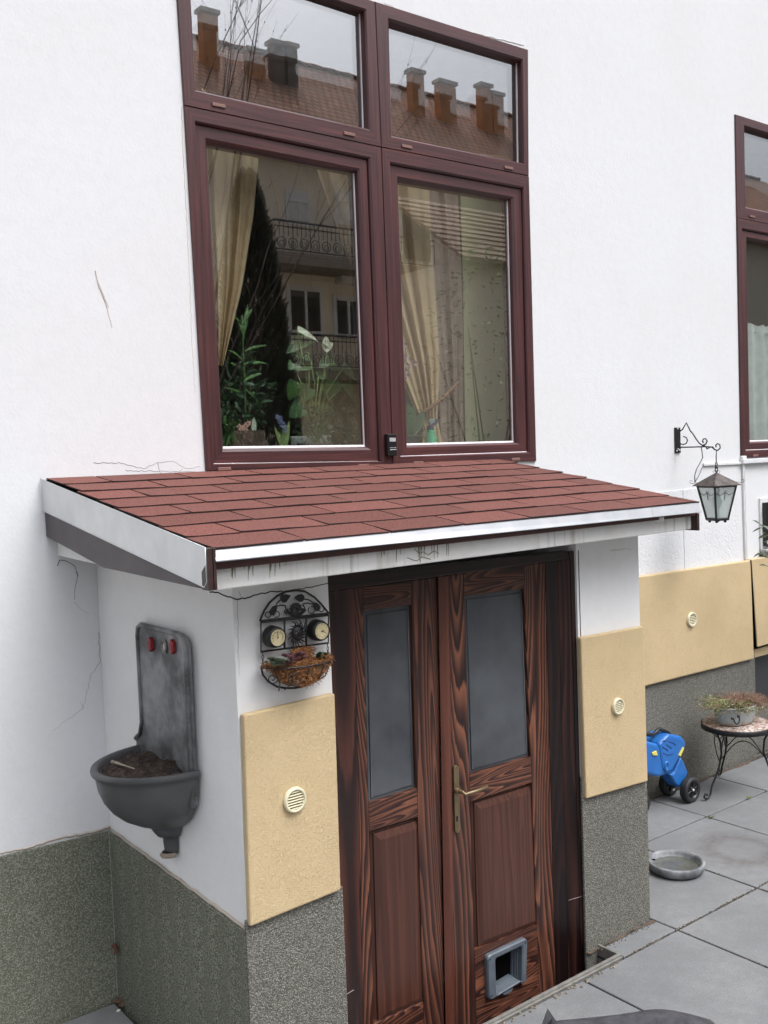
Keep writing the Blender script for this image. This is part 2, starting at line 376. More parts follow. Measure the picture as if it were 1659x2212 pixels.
def ring(mb, outer, inner, prof, hmi=1, vmi=0):                 # mitred frame; corners TL TR BR BL as (x,z); prof (t,y)
    for i in range(4):
        j = (i+1) % 4; mi = hmi if i in (0, 2) else vmi
        for (t0, y0), (t1, y1) in zip(prof, prof[1:]):
            def q(c, t, y): return (outer[c][0]+(inner[c][0]-outer[c][0])*t, y, outer[c][1]+(inner[c][1]-outer[c][1])*t)
            mb.face([q(i, t0, y0), q(j, t0, y0), q(j, t1, y1), q(i, t1, y1)], mi)

# ================================================================== GROUND
PITX0, PITX1, PITY0, PITY1 = -.10, 1.16, -1.07, -.70
g = MB(); T = 60
def rects(mb, x0, x1, y0, y1, z, hole):
    a, b, c, d = hole
    for (p, q, r_, s_) in ((x0, a, y0, y1), (b, x1, y0, y1), (a, b, y0, c), (a, b, d, y1)): mb.face([(p, r_, z), (q, r_, z), (q, s_, z), (p, s_, z)])
rects(g, -T, T, -T, T, -.034, (PITX0, PITX1, PITY0, PITY1))
struct(g.build('ground', mat('dark_earth', (.055, .048, .04), .95, col2=(.02, .018, .015), vs=25, bs=80, bstr=1)))
g = MB()
g.box((PITX0, PITY0, -.34), (PITX1, PITY1, -.26))
for a, b in (((PITX0-.03, PITY0, -.3), (PITX0, PITY1, -.034)), ((PITX1, PITY0, -.3), (PITX1+.03, PITY1, -.034)), ((PITX0, PITY0-.02, -.3), (PITX1, PITY0, -.02))): g.box(a, b)
struct(g.build('door_pit', mat('pit_concrete', (.16, .155, .145), .9, vs=20)))
A0 = atz(1463, 2008); Bq = atz(1391, 1821); PX = .595; PY = Bq.y-A0.y
g = MB(); gap = .010
yl0 = A0.y
rows = [(yl0, yl0+PY), (yl0+PY, -.06)]
for k in range(1, 9): rows.append((yl0-k*PY, yl0-(k-1)*PY))
def slab(x0, x1, y0, y1):
    if x1-x0 < .02 or y1-y0 < .02: return
    j = [random.uniform(-.0012, .0012) for _ in range(4)]; G = gap/2
    x0 += G; x1 -= G; y0 += G; y1 -= G
    vs = [(x0, y0, j[0]), (x1, y0, j[1]), (x1, y1, j[2]), (x0, y1, j[3])]
    g.add([(a, b, c) for a, b, c in vs]+[(a, b, -.033) for a, b, c in vs], [(0, 1, 2, 3), (0, 4, 5, 1), (1, 5, 6, 2), (2, 6, 7, 3), (3, 7, 4, 0)])
for (ya, yb) in rows:
    for k in range(-8, 12):
        xa, xb = A0.x+k*PX, A0.x+(k+1)*PX
        if yb > yl0+.01:                        # beside the porch
            if xb <= 1.5: continue
            slab(max(xa, 1.525), xb, ya, yb)
        else: slab(xa, xb, ya, yb)
slab(1.185, A0.x, yl0, -.975)                  # narrow piece in front of the right pier
struct(g.build('paving', PAVING, bevel=.0025, seg=1))
g = MB()
for k in range(0, 6):
    for j in range(0, 2):
        gap = .010; x1 = -.49-k*.6
        slab(x1-.595, x1, -.03-.6*(j+1), -.03-.6*j)
struct(g.build('side_paving', PAVING, bevel=.0025, seg=1))
# grit in the joints, weeds, dirt along the walls
m = MB(); random.seed(3)
for k in range(900):
    j = random.random()
    if j < .45: c = V((random.uniform(1.2, 3.2), yl0+random.gauss(0, .004), .0))
    elif j < .7: c = V((A0.x+PX*random.choice((0, 1))+random.gauss(0, .004), random.uniform(-2.2, -.5), .0))
    elif j < .85: c = V((random.uniform(1.1, 1.5), -.975+abs(random.gauss(0, .012))*-1, .002))
    else: c = V((random.uniform(1.6, 3.9), -.045+random.gauss(0, .012), .0))
    q = random.uniform(.0012, .0032); m.lathe(c, [(q, -.004), (q*1.1, .0), (q*.6, q*.8), (.0001, q)], 4, sx=random.uniform(.7, 1.6))
o = m.build('joint_grit', mat('joint_grit', (.20, .165, .12), .95, col2=(.06, .05, .04), vs=70)); o['kind'] = 'stuff'
m = MB()
def strip(p, q, wd, n=40):
    d = q-p; nn = V((-d.y, d.x, 0)).normalized(); prev = None
    for i in range(n+1):
        c = p+d*(i/n); w0 = wd*(.55+.9*noise.noise(c*14)); cur = (c+V((0, 0, .003)), c-nn*max(.002, w0)+V((0, 0, .0022)))
        if prev: m.face([prev[0], prev[1], cur[1], cur[0]])
        prev = cur
strip(V((1.10, -.970, 0)), V((1.52, -.970, 0)), .022); strip(V((1.56, -.052, 0)), V((3.9, -.052, 0)), .03, 90)
o = m.build('wall_base_dirt', mat('brown_dirt', (.13, .085, .06), .95, col2=(.06, .045, .035), vs=60, bs=90, bstr=1)); o['kind'] = 'stuff'
for lab, p in (('small green weed in a paving joint near the table leg', atz(*zt(1440, 1548))), ('small weed at the foot of the grey plinth behind the blue toy', atz(*zt(875, 1185))), ('tiny weed at the crossing of joints in front of the blue toy', atz(*zt(1180, 1760)))):
    if 'table leg' in lab: p.y = yl0+PY
    if 'crossing' in lab: p.x = A0.x+2*PX; p.y = yl0+PY-.03
    mw = MB()
    for k in range(14): a = random.uniform(0, 6.28); mw.leaf(p, p+V((math.cos(a)*.022, math.sin(a)*.022, random.uniform(.004, .022)))*random.uniform(.6, 1.2), .006, None, 0, .3, 2)
    tag(mw.build('weed', mat('weed_green', (.14, .20, .06), .7)), lab, 'weed')
# metal edging strip between the paving and the sunk door step
e = thing('edging_strip', 'pale metal edging angle along the sunken doorstep, between door and paving', 'metal edging', (.6, -1.08, 0))
m = MB(); y = yl0+.012
m.box((.02, y, -.05), (1.18, y+.012, .012)); m.box((.02, y-.008, -.03), (1.18, y, .003)); m.box((1.168, y+.013, -.16), (1.18, -.96, .012))
m.build('angle_profile', mat('zinc_edge', (.30, .285, .26), .5, .4, col2=(.20, .19, .17), vs=30), e, .0015)
m = MB()
for i in range(70):
    c = V((random.uniform(.05, 1.15), y-.03+random.gauss(0, .008), .002)); m.lathe(c, [(0, .004), (.004, .003), (.005, 0)], 5, sx=random.uniform(.5, 1.5))
m.build('grit', mat('grit', (.30, .25, .18), .9, col2=(.12, .1, .07), vs=90), e)['kind'] = 'stuff'

# ================================================================== MAIN HOUSE
house = thing('house', 'white rendered house with big mahogany windows and grey stone plinth', 'house', (2, 2.5, 0))
W1 = dict(x0=.12, x1=1.86, z0=2.05, z1=4.0)
WTR = xz(1139, 108, 0); WBL = xz(443, 1016.5, 0); WBR = xz(1155.5, 997, 0); WTL = (xz(382, 0, 0)[0]-.004, WTR[1]+.02)
RW = V(aty(1599, 990, 0)); RTL = xz(1593, 250, 0)
hl = [(max(WBL[0], WTL[0])+.012, min(WBR[0], WTR[0])-.012, WBR[1]+.03, WTR[1]-.02), (RW.x+.02, RW.x+1.9, RW.z+.05, RTL[1]-.04)]
LWX = aty(1631, 1626, 0).x
recess = (LWX, LWX+1.5, .0, aty(1640, 1400, 0).z)
m = MB(); grid_holes(m, -7, 14, 0, 9, hl+[recess], 0, .08)
for a, b in (((-7, .085, 0), (-6.7, 8, 9)), ((13.7, .085, 0), (14, 8, 9)), ((-7, 8, 0), (14, 8.3, 9))): m.box(a, b)
m.build('wall', WHITE, house)
m = MB(); m.prism([(-7.3, -.15, 9.003), (14.3, -.15, 9.003), (14.3, 4.1, 12), (-7.3, 4.1, 12)], (0, 0, .15)); m.prism([(-7.3, 8.5, 9.003), (14.3, 8.5, 9.003), (14.3, 4.1, 12), (-7.3, 4.1, 12)], (0, 0, .15)); m.build('roof', mat('clay_tiles', (.22, .09, .055), .8, vs=5), house)
# rooms behind the two windows
m = MB()
for (x0, x1) in ((-.7, 3.0), (3.3, 6.8)):
    y0, y1, z0, z1 = .082, 3.6, 1.1, 4.6
    m.face([(x0, y1, z0), (x1, y1, z0), (x1, y1, z1), (x0, y1, z1)]); m.face([(x0, y0, z0), (x0, y1, z0), (x0, y1, z1), (x0, y0, z1)]); m.face([(x1, y0, z0), (x1, y1, z0), (x1, y1, z1), (x1, y0, z1)])
    m.face([(x0, y0, z0), (x1, y0, z0), (x1, y1, z0), (x0, y1, z0)], 1); m.face([(x0, y0, z1), (x1, y0, z1), (x1, y1, z1), (x0, y1, z1)])
m.build('room_wall', [mat('room_wall_paint', (.34, .28, .21), .9), mat('room_floor', (.10, .06, .04), .6)], house)
m = MB(); m.box((WBL[0]+.03, .08, WBL[1]+.03), (WBR[0]-.03, .55, WBL[1]+.062)); m.cut(); m.box((RW.x+.03, .08, RW.z+.03), (RW.x+1.9, .42, RW.z+.062)); m.cut(); m.builds('inner_sill', mat('sill_board', (.30, .26, .22), .5), house, .004)
# plinths and yellow bands
pl = MB(); zl_ = aty(241, 1792, 0).z; zl2 = aty(0, 1848, 0).z
pl.prism([(-7.0, -.012, -.03), (-.44, -.012, -.03), (-.44, -.012, zl_), (aty(0, 1848, 0).x, -.012, zl2), (-7.0, -.012, zl2-.01)], (0, .012, 0))
pl.build('plinth', PLINTH, house, .004); pl = MB(); rb = aty(1395, 1478, -.03); pl.prism([(1.52, -.012, -.03), (LWX, -.012, -.03), (LWX, -.012, aty(1626, 1425, 0).z+.03), (1.52, -.012, rb.z+.03)], (0, .012, 0))
pl.prism([(LWX+.001, .003, -.03), (LWX+1.499, .003, -.03), (LWX+1.499, .003, aty(1650, 1526, .003).z), (LWX+.001, .003, aty(1650, 1526, .003).z)], (0, .03, 0))
pl.build('plinth', PLINTH_G, house, .004)
bt = aty(1368, 1246, -.03); btr = aty(1621, 1210, -.03); bbr = aty(1628, 1423, -.03)
m = MB(); m.prism([(1.52, -.035, bt.z+.01), (btr.x, -.035, btr.z), (bbr.x, -.035, bbr.z), (1.52, -.035, rb.z+.005)], (0, .034, 0))
m.build('yellow_band', YELLOW, house, .008)
m = MB(); b2 = aty(1636, 1398, -.04); t2 = aty(1623, 1209, -.04)
m.prism([(t2.x+.004, -.04, t2.z), (LWX+1.9, -.04, t2.z), (LWX+1.9, -.04, b2.z), (b2.x+.004, -.04, b2.z)], (0, .039, 0))
m.prism([(btr.x+.004, -.0365, btr.z-.005), (t2.x, -.0365, t2.z-.005), (b2.x, -.0365, b2.z), (b2.x-.012, -.0365, b2.z-.0)], (0, .03, 0), 1)
m.prism([(LWX-.01, .0, b2.z-.08), (LWX+1.9, .0, b2.z-.08), (LWX+1.9, .0, b2.z), (LWX-.01, .0, b2.z)], (0, .10, 0))
m.build('yellow_band', [YELLOW, GAP], house, .006)
m = MB(); rp = aty(1640, 1460, .11)
m.box((LWX+.001, .062, -.02), (LWX+1.499, .078, recess[3]-.001)); m.box((LWX+.001, .045, recess[3]-.05), (LWX+1.499, .0615, recess[3]-.001))
m.build('basement_shutter', mat('charcoal_shutter', (.035, .035, .040), .5, vs=30), house, .004)
# swirled plaster field beside the lantern
m = MB(); q = [aty(1366, 1247, -.006), aty(1596, 1214, -.006), aty(1592, 1046, -.006), aty(1366, 1072, -.006)]; q[0].x = q[3].x = 1.53
xs_ = aty(1477, 1140, -.006).x
def lerp2(a, b, x): t = (x-a.x)/(b.x-a.x); return V((x, a.y, a.z+(b.z-a.z)*t))
c1, c2 = lerp2(q[0], q[1], xs_), lerp2(q[3], q[2], xs_)
m.prism([q[0], c1-V((.002, 0, 0)), c2-V((.002, 0, 0)), q[3]], (0, .0055, 0)); m.prism([c1+V((.002, 0, 0)), q[1], q[2], c2+V((.002, 0, 0))], (0, .0055, 0))
m.build('swirled_plaster', TEXTURED, house, .0015, 1)
# cracks, scar
def crack(lines, name='crack', plane='y', c=0, r=.0013, mt=CRACK, parent=house, jit=1.5, ribbon=0):
    m = MB()
    for ln in lines:
        pts = []
        for (a, b) in zip(ln, ln[1:]):
            n = max(2, int(math.hypot(a[0]-b[0], a[1]-b[1])/6))
            for i in range(n):
                t = i/n; pts.append((a[0]+(b[0]-a[0])*t+random.uniform(-jit, jit), a[1]+(b[1]-a[1])*t+random.uniform(-jit, jit)))
        pts.append(ln[-1])
        P = [aty(u, v, c) if plane == 'y' else atx(u, v, c) for u, v in pts]
        m.tube(P, r, 4, r2=r*.45)
    m.build(name, mt, parent)
crack([[(123, 1222), (128, 1210), (145, 1212), (160, 1222), (168, 1240), (164, 1262), (160, 1296)], [(165, 1235), (170, 1245)]], r=.0017)
CRACK_M = mat('grey_crack', (.17, .16, .15), .95)
crack([[(213, 1365), (216, 1430), (198, 1455), (184, 1510), (180, 1530)]], r=.0011, mt=CRACK_M)
crack([[(159, 1300), (180, 1320), (195, 1328)], [(180, 1530), (150, 1552), (112, 1580)], [(180, 1530), (172, 1515)]], r=.0008, mt=CRACK_L)
crack([[(203, 1000), (262, 1000), (310, 1012), (340, 1000), (372, 996), (400, 1012), (432, 1008)], [(340, 1000), (345, 1020), (352, 1028)], [(383, 1025), (395, 1012)], [(270, 1016), (440, 1020)]], r=.0014, mt=CRACK_L)
crack([[(392, 230), (395, 330), (404, 480), (410, 620), (415, 740), (421, 850)]], r=.0016, mt=mat('edge_stain', (.52, .45, .36), .9), jit=1)
crack([[(1130, 98), (1000, 66), (900, 40), (830, 6)]], r=.003, mt=mat('filler', (.66, .65, .60), .9), jit=1)
crack([[(205, 585), (214, 622), (228, 655), (242, 708)], [(222, 640), (232, 665)]], name='scratch', r=.0022, mt=mat('scratch_brown', (.45, .34, .27), .9), jit=.6)
crack([[(208, 600), (235, 665)]], name='scratch', r=.003, mt=mat('scratch_pale', (.66, .62, .58), .9), jit=.5)
crack([[(241, 1786), (200, 1797), (120, 1812), (60, 1832), (0, 1843)]], name='render_edge', r=.007, mt=mat('pinkish_mortar', (.50, .43, .37), .95), jit=1.2)
# round ventilation grilles
def grille(name, u, v, Y, rx, parent, mats=None):
    c = aty(u, v, Y); m = MB(); r = rx
    m.lathe((c.x, Y, c.z), [(r, 0), (r, -.008), (r*.93, -.013), (r*.78, -.013), (r*.76, -.006), (r*.76, 0)], 36, axis='y')
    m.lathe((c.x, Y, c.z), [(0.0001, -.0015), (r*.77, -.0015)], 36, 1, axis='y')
    for k in range(-3, 4):
        zz = k*r*.215; hw = math.sqrt(max(.0001, (r*.75)**2-zz**2))
        m.prism([(c.x-hw, Y-.006, c.z+zz+r*.05), (c.x-hw, Y-.012, c.z+zz-r*.03), (c.x+hw, Y-.012, c.z+zz-r*.03), (c.x+hw, Y-.006, c.z+zz+r*.05)], (0, .0012, -r*.02))
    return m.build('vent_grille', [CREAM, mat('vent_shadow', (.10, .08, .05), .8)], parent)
grille('v', 1493, 1338, -.036, .044, house)

# ---- windows
def yprof(*a): return list(a)
OUT = [(0, .012), (0, -.006), (.06, -.010), (.80, -.010), (.93, -.002), (.93, .022), (1, .022)]
def window(fields, name_pos, parent, thick=1):
    m = MB(); pn = MB(); p2 = MB(); sash = []; bd = MB()
    for f in fields:
        o, i = f['o'], f['i']
        ring(m, o, i, [(0, .02), (0, -.008), (.03, -.011), (.82, -.011), (.93, -.004), (.97, .012), (1, .030), (1.0, .07)])
        if 's' in f:
            s = f['s']; sm_ = MB(); ring(sm_, i, s, [(-.06, .03), (-.06, .008), (0, .004), (.74, .004), (.9, .012), (.97, .024), (1, .036), (1, .075)]); sash.append(sm_); gl = s; gy = .036
        else: gl = i; gy = .030
        # bead along each pane's lower edge and right, pale with painted sky glint
        b0, b1 = V((gl[3][0], 0, gl[3][1])), V((gl[2][0], 0, gl[2][1])); t1 = V((gl[1][0], 0, gl[1][1]))
        bd.prism([(b0.x, gy-.012, b0.z-.003), (b1.x, gy-.012, b1.z-.003), (b1.x, gy-.004, b1.z+.007), (b0.x, gy-.004, b0.z+.007)], (0, .006, 0))
        bd.prism([(b1.x-.003, gy-.004, b1.z), (b1.x, gy-.008, b1.z), (t1.x, gy-.008, t1.z), (t1.x-.003, gy-.004, t1.z)], (0, .004, 0))
        if 's' in f:                           # pale weather strip on the rebate under the sash
            s0, s1 = i[3], i[2]; bd.prism([(s0[0], .000, s0[1]-.005), (s1[0], .000, s1[1]-.005), (s1[0], .006, s1[1]+.003), (s0[0], .006, s0[1]+.003)], (0, .003, 0))
        ex = .01; tl = f.get('tilt', 0)
        pn.face([(gl[3][0]-ex, gy, gl[3][1]-ex), (gl[2][0]+ex, gy+tl*.004, gl[2][1]-ex), (gl[1][0]+ex, gy+tl*.004, gl[1][1]+ex), (gl[0][0]-ex, gy, gl[0][1]+ex)])
        p2.face([(gl[3][0]-ex, gy+.012, gl[3][1]-ex), (gl[2][0]+ex, gy+.012, gl[2][1]-ex), (gl[1][0]+ex, gy+.0165, gl[1][1]+ex), (gl[0][0]-ex, gy+.0165, gl[0][1]+ex)])
    w_ = m.build('window', [FOIL_V, FOIL_H], parent)
    for s_ in sash: s_.build('sash', [FOIL_V, FOIL_H], w_)
    pn.build('glass_pane', GLASS, w_); p2.build('inner_glass', GLASS2, w_); bd.build('glazing_bead', GASKET, w_)
    return w_
P0 = lambda u, v: xz(u, v, -.005)
PG = lambda u, v: xz(u, v, .025)
UL = dict(o=[WTL, P0(808, 4), P0(822, 318), P0(397, 228)], i=[(PG(407, 0)[0]-.002, PG(777, 30)[1]+.02), PG(777, 30), PG(785, 280), PG(417, 197)], tilt=.2)
UR = dict(o=[P0(809, 4), P0(1139, 108), P0(1140.5, 380), P0(822.7, 318)], i=[PG(833, 52), PG(1116, 137), PG(1119, 354), PG(839, 296)], tilt=-.25)
UL['o'][0] = (UL['o'][3][0]-.012, UL['o'][1][1])
LL = dict(o=[P0(397, 229), P0(822, 319), P0(847, 1001), WBL], i=[P0(424, 268), P0(794, 345), P0(819, 996), P0(463, 1001)], s=[PG(445, 310), PG(766, 373), PG(789, 964), PG(481, 968)])
LR = dict(o=[P0(823, 319), P0(1141, 381), WBR, P0(848, 1001)], i=[P0(844, 356), P0(1128, 409), P0(1140, 975), P0(866, 985)], s=[PG(857, 391), PG(1098, 433), PG(1110, 955), PG(877, 961)], tilt=.15)
win = window([UL, UR, LL, LR], 'left', house)
win['label'] = 'four light mahogany window directly above the porch roof'
def caps(lst, Y, parent):
    m = MB()
    for (u, v) in lst:
        c = aty(u, v, Y); m.box((c.x-.03, Y-.006, c.z-.007), (c.x+.03, Y, c.z+.007)); m.cut()
    m.builds('drain_cap', mat('drain_cap_brown', (.22, .11, .09), .5), parent, .002)
caps([(472, 228), (754, 290), (878, 317), (1098, 363), (484, 1013), (785, 1006), (903, 1000), (1113, 992)], -.011, win)
x0 = RW.x; bz = RW.z; tz = RTL[1]; xr = x0+1.92; xm = (x0+xr)/2
def q4(a, b, c, d): return [(a, d), (b, d), (b, c), (a, c)]
trz = aty(1594, 472, 0).z; gx = aty(1603, 448, .025).x
fw = gx-x0
g1 = aty(1602.7, 279, .025).z; g2 = aty(1603, 448, .025).z; g3 = aty(1609, 517, .025).z; g4 = aty(1613, 953.7, .025).z; sx_ = aty(1604.6, 600, -.005).x; st = aty(1604.6, 497, -.005).z; sb = aty(1604.6, 972, -.005).z; gx2 = aty(1611, 700, .03).x
fl = [dict(o=q4(x0, xm, trz, tz), i=q4(gx, xm-fw, g2, g1)), dict(o=q4(xm, xr, trz, tz), i=q4(xm+fw, xr-fw, g2, g1)),
      dict(o=q4(x0, xm, bz, trz), i=q4(sx_, xm-(sx_-x0), sb, st), s=q4(gx2, xm-(gx2-x0), g4, g3)), dict(o=q4(xm, xr, bz, trz), i=q4(xm+(sx_-x0), xr-(sx_-x0), sb, st), s=q4(xm+(gx2-x0), xr-(gx2-x0), g4, g3))]
win2 = window(fl, 'right', house); win2['label'] = 'mahogany window at the right edge with white lace half curtain'
caps([(1624, 468), (1631, 984)], -.011, win2)
m = MB(); m.box((x0-.01, -.03, bz-.035), (xr, .0-.001, bz-.006)); m.build('sill_trim', mat('white_sill', (.74, .74, .75), .5), house, .003)

# things on the window
s = MB(); c0, c1 = aty(837, 985, -.03), aty(855, 937, -.03)
sen = thing('door_sensor', 'small black plastic box mounted low on the window mullion', 'sensor', (c0.x, -.02, c0.z))
s.box((c0.x, -.036, c0.z), (c1.x, -.012, c1.z)); s.build('casing', PLASTIC, sen, .003)
s = MB(); s.box((c0.x+.010, -.038, c1.z-.035), (c1.x-.008, -.0355, c1.z-.018)); s.cut(); s.box((c0.x+.010, -.038, c0.z+.026), (c1.x-.006, -.0355, c0.z+.03)); s.cut(); s.box((c0.x+.010, -.038, c0.z+.036), (c1.x-.006, -.0355, c0.z+.038)); s.cut(); s.builds('light_lens', mat('clear_lens', (.45, .46, .48), .3), sen)

# ================================================================== PORCH
porch = thing('entrance_porch', 'small white porch with red shingle lean-to roof and brown double door', 'porch', (.5, -.6, 0))
SXB, SXF, PY_, PXR = -.461, -.422, -.956, 1.504
m = MB()
m.prism([(SXB, -.001, -.3), (SXB, -.001, 1.76), (SXF, PY_, 1.672), (SXF, PY_, -.3)], (.12, 0, 0))      # left side wall
m.build('side_wall', SMOOTH, porch)
def m_face():
    mm = m_plaster('porch_render', (.76, .755, .745), (.62, .59, .55), .35, .15, 60); return mm
m = MB(); grid_holes(m, SXF+.121, PXR, -.3, 1.672, [(-.074, 1.115, -.3, 1.66)], PY_, -.74)
m.prism([(SXF, PY_-.0005, -.3), (SXF+.1205, PY_-.0005, -.3), (SXF+.1205, PY_-.0005, 1.672), (SXF, PY_-.0005, 1.672)], (0, .1, 0))
m.box((1.36, -.739, -.3), (PXR, -.001, 1.72)); m.build('front_wall', m_face(), porch)
fl_, fr_ = aty(458, 1230, -1.15), aty(1503, 1112, -1.15); fz0, fz1 = aty(458, 1277, -1.15).z, aty(1503, 1142, -1.15).z
m = MB()
m.add([(fl_.x, -1.15, fz0), (fr_.x, -1.15, fz1), (fr_.x, -1.15, fr_.z+.004), (fl_.x, -1.15, fl_.z+.004), (-.605, -.001, 1.705), (1.63, -.001, 1.705), (1.63, -.001, 1.94), (-.605, -.001, 1.94)],
      [(0, 1, 2, 3), (4, 7, 6, 5), (0, 4, 5, 1), (3, 2, 6, 7), (0, 3, 7, 4), (1, 5, 6, 2)])
def m_slab():
    mm, t, b = nodes('peeling_white_paint'); v = coords(t); b.inputs['Roughness'].default_value = .85
    st = noi(t, coords(t, (38, 1, 1.2)), 1.0, 3, .6); msk = noi(t, coords(t, (2.2, 1, 1)), 1.0, 2)
    f = math_(t, 'MULTIPLY', ramp(t, st, [(.52, (0, 0, 0)), (.63, (1, 1, 1))]), ramp(t, msk, [(.46, (0, 0, 0)), (.66, (.6, .6, .6))]))
    c = mixc(t, f, (.74, .73, .70), (.20, .20, .12)); c = mixc(t, ramp(t, noi(t, v, 7, 5, .7), [(.45, (0, 0, 0)), (.7, (.5, .5, .5))]), c, (.56, .53, .48))
    t.links.new(c, b.inputs['Base Color']); bump(t, b, noi(t, v, 14, 5), .5, .004); return mm
m.build('roof_slab', m_slab(), porch, .004)
m = MB()      # streaks and flaking on the front of the slab
for k in range(26):
    u = random.choice([random.uniform(500, 620), random.uniform(820, 970)]); t = (u-458)/(1503-458); vt = 1230+(1112-1230)*t; L = random.uniform(8, 34)
    p0, p1 = aty(u, vt+2, -1.151), aty(u+random.uniform(-1, 1), vt+L, -1.151); m.tube([p0, (p0+p1)/2, p1], random.uniform(.0008, .0022), 4, r2=.0005)
for ln in ([(895, 1185), (905, 1196), (915, 1192), (925, 1199), (938, 1190), (948, 1196)], [(880, 1205), (900, 1212), (912, 1203), (930, 1208)], [(905, 1180), (908, 1215)]):
    m.tube([aty(u, v, -1.151) for u, v in ln], .0014, 4)
m.build('moss_streak', mat('moss_streak', (.16, .17, .09), .95, col2=(.28, .27, .2), vs=40), porch)
# roof deck, shingles
RFL, RFR, RBL, RBR = aty(460, 1190, -1.18), aty(1509, 1087, -1.18), aty(100, 1035, 0), aty(1070, 993, 0)
RBR = V((RBR.x+.006, -.002, RBR.z)); RBL = V((RBL.x, -.002, RBL.z))
def rp_(s, t, h=0):
    a = RFL.lerp(RFR, s); b = RBL.lerp(RBR, s); return a.lerp(b, t)+V((0, -.17, .985))*h
m = MB(); q = [rp_(0, 0), rp_(1, 0), rp_(1, 1), rp_(0, 1)]
m.prism([p-V((0, 0, .012)) for p in q][::-1], (0, 0, .009)); m.build('roof_deck', GAP, porch)
m = MB(); m.tone = []; NR = 8
for r_ in range(NR):
    t0, t1 = r_/NR, min(1, (r_+1)/NR+.02); off = (0.0 if r_ % 2 == 0 else .46)+random.uniform(-.04, .04); tw = .1405
    wav = [random.uniform(0, 1) for _ in range(12)]
    k = 0; s0 = -off*tw
    while s0 < 1:
        s1 = s0+tw; a, b = max(0, s0+.0016), min(1, s1-.0016)
        if b-a > .004:
            tn = random.choice([.9, .96, 1, 1.04, 1.12])*random.uniform(.97, 1.03); n0 = len(m.v)
            la, lb = .0072+random.uniform(0, .0035), .0072+random.uniform(0, .0035); dt = random.uniform(-.006, .006)
            n = 4; top = []; bot = []
            for i in range(n+1):
                s = a+(b-a)*i/n; l = la+(lb-la)*i/n+random.uniform(-.001, .0012); sk = dt*(i/n-.5)
                top.append((rp_(s, t0+sk, l), rp_(s, (t0+t1)/2, .0062), rp_(s, t1, .0035))); bot.append(rp_(s, t0+sk, l-.0052))
            vs = [p for tr in top for p in tr]+bot+[rp_(a, t1, -.001), rp_(b, t1, -.001)]; fs = []
            for i in range(n):
                fs += [(i*3, i*3+3, i*3+4, i*3+1), (i*3+1, i*3+4, i*3+5, i*3+2)]
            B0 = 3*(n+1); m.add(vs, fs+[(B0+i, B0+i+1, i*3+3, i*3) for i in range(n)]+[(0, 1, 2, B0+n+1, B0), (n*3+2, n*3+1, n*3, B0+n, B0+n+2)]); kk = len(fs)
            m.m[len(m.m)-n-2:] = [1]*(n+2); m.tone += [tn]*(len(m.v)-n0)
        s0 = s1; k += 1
m.build('shingles', [SHINGLE, mat('bitumen_edge_shade', (.018, .010, .009), .9)], porch)  # black bitumen edges, darkened to stand in for faint shadow lines between courses
# front: drip edge, fascia
a, b = aty(464, 1190, -1.188), aty(1510, 1087, -1.188); a2, b2_ = aty(467, 1213, -1.202), aty(1514, 1106, -1.202)
m = MB(); m.add([a, b, b2_, a2, a+V((0, .002, -.001)), b+V((0, .002, -.001)), b2_+V((0, .003, .002)), a2+V((0, .003, .002))], [(0, 3, 2, 1), (4, 5, 6, 7), (3, 7, 6, 2), (0, 1, 5, 4), (1, 2, 6, 5), (0, 4, 7, 3)])
m.prism([a, a+V((0, .03, .0045)), b+V((0, .03, .0045)), b], (0, 0, -.001)); m.tube([a2, b2_], .0022, 5)
sx2 = aty(1415, 1100, -1.19); m.prism([aty(1408, 1097, -1.1895), aty(1412, 1117, -1.2035), aty(1513, 1107, -1.2035), aty(1508, 1087.5, -1.1895)], (0, .0008, 0))
m.build('drip_edge', ALU_EDGE, porch)
m = MB(); p = [aty(462, 1207, -1.172), aty(1506, 1100, -1.172), aty(1506, 1114, -1.172), aty(462, 1232, -1.172)]; m.prism(p[::-1], (0, .02, 0)); m.build('fascia', FASCIA, porch, .002)
m = MB(); p = [aty(1508, 1106, -1.18), aty(1508, 1145, -1.18)]; m.box((p[1].x-.004, -1.18, p[1].z-.002), (p[1].x+.012, -.02, p[0].z-.005)); m.build('right_board', BROWN_D, porch, .002)
c = aty(1422, 1122, -1.16); m = MB(); m.lathe((c.x, -1.152, c.z+.006), [(.0001, -.03), (.011, -.028), (.013, 0)], 12, axis='y', sy=1.3); m.build('plaster_drip', SMOOTH, porch)
# left side: sheet flashing, brown board, corner battens
YF = -1.188
A_, B_, C_, D_ = aty(87, 1034, -.004), aty(443, 1183, YF), aty(437, 1268, YF), aty(88, 1103, -.004)
C_.x = B_.x+.002; D_.x = A_.x+.002
def sidep(pts, th, mi=0):
    m = MB(); m.prism(pts, (th, 0, 0), mi); return m
C0 = C_+V((0, .018, -.004)); C1 = C_+V((0, .002, .012))
m = sidep([D_, C0, C1, B_, A_], .0012)
m.tube([D_, C0, C1, B_], .0022, 6)                    # folded hem
m.tube([A_, B_], .0014, 5)
m.build('side_flashing', ALU, porch)
E0, E1, E2 = aty(89, 1160, -.004), aty(447, 1277, YF), None
E0.x = A_.x+.010; E1.x = B_.x+.010; tt = .33; E2 = V((E0.x+(E1.x-E0.x)*tt, 0, 0)); E2 = atx(222, 1226, E2.x)
m = sidep([V((A_.x+.010, -.004, D_.z+.03)), E0, E2, E1, V((B_.x+.010, YF, C_.z+.03))], .012)
m.build('side_board', BROWN, porch, .0015)
m = MB(); s0_, s1_ = aty(443, 1183, YF-.004), aty(452, 1276, YF-.004)
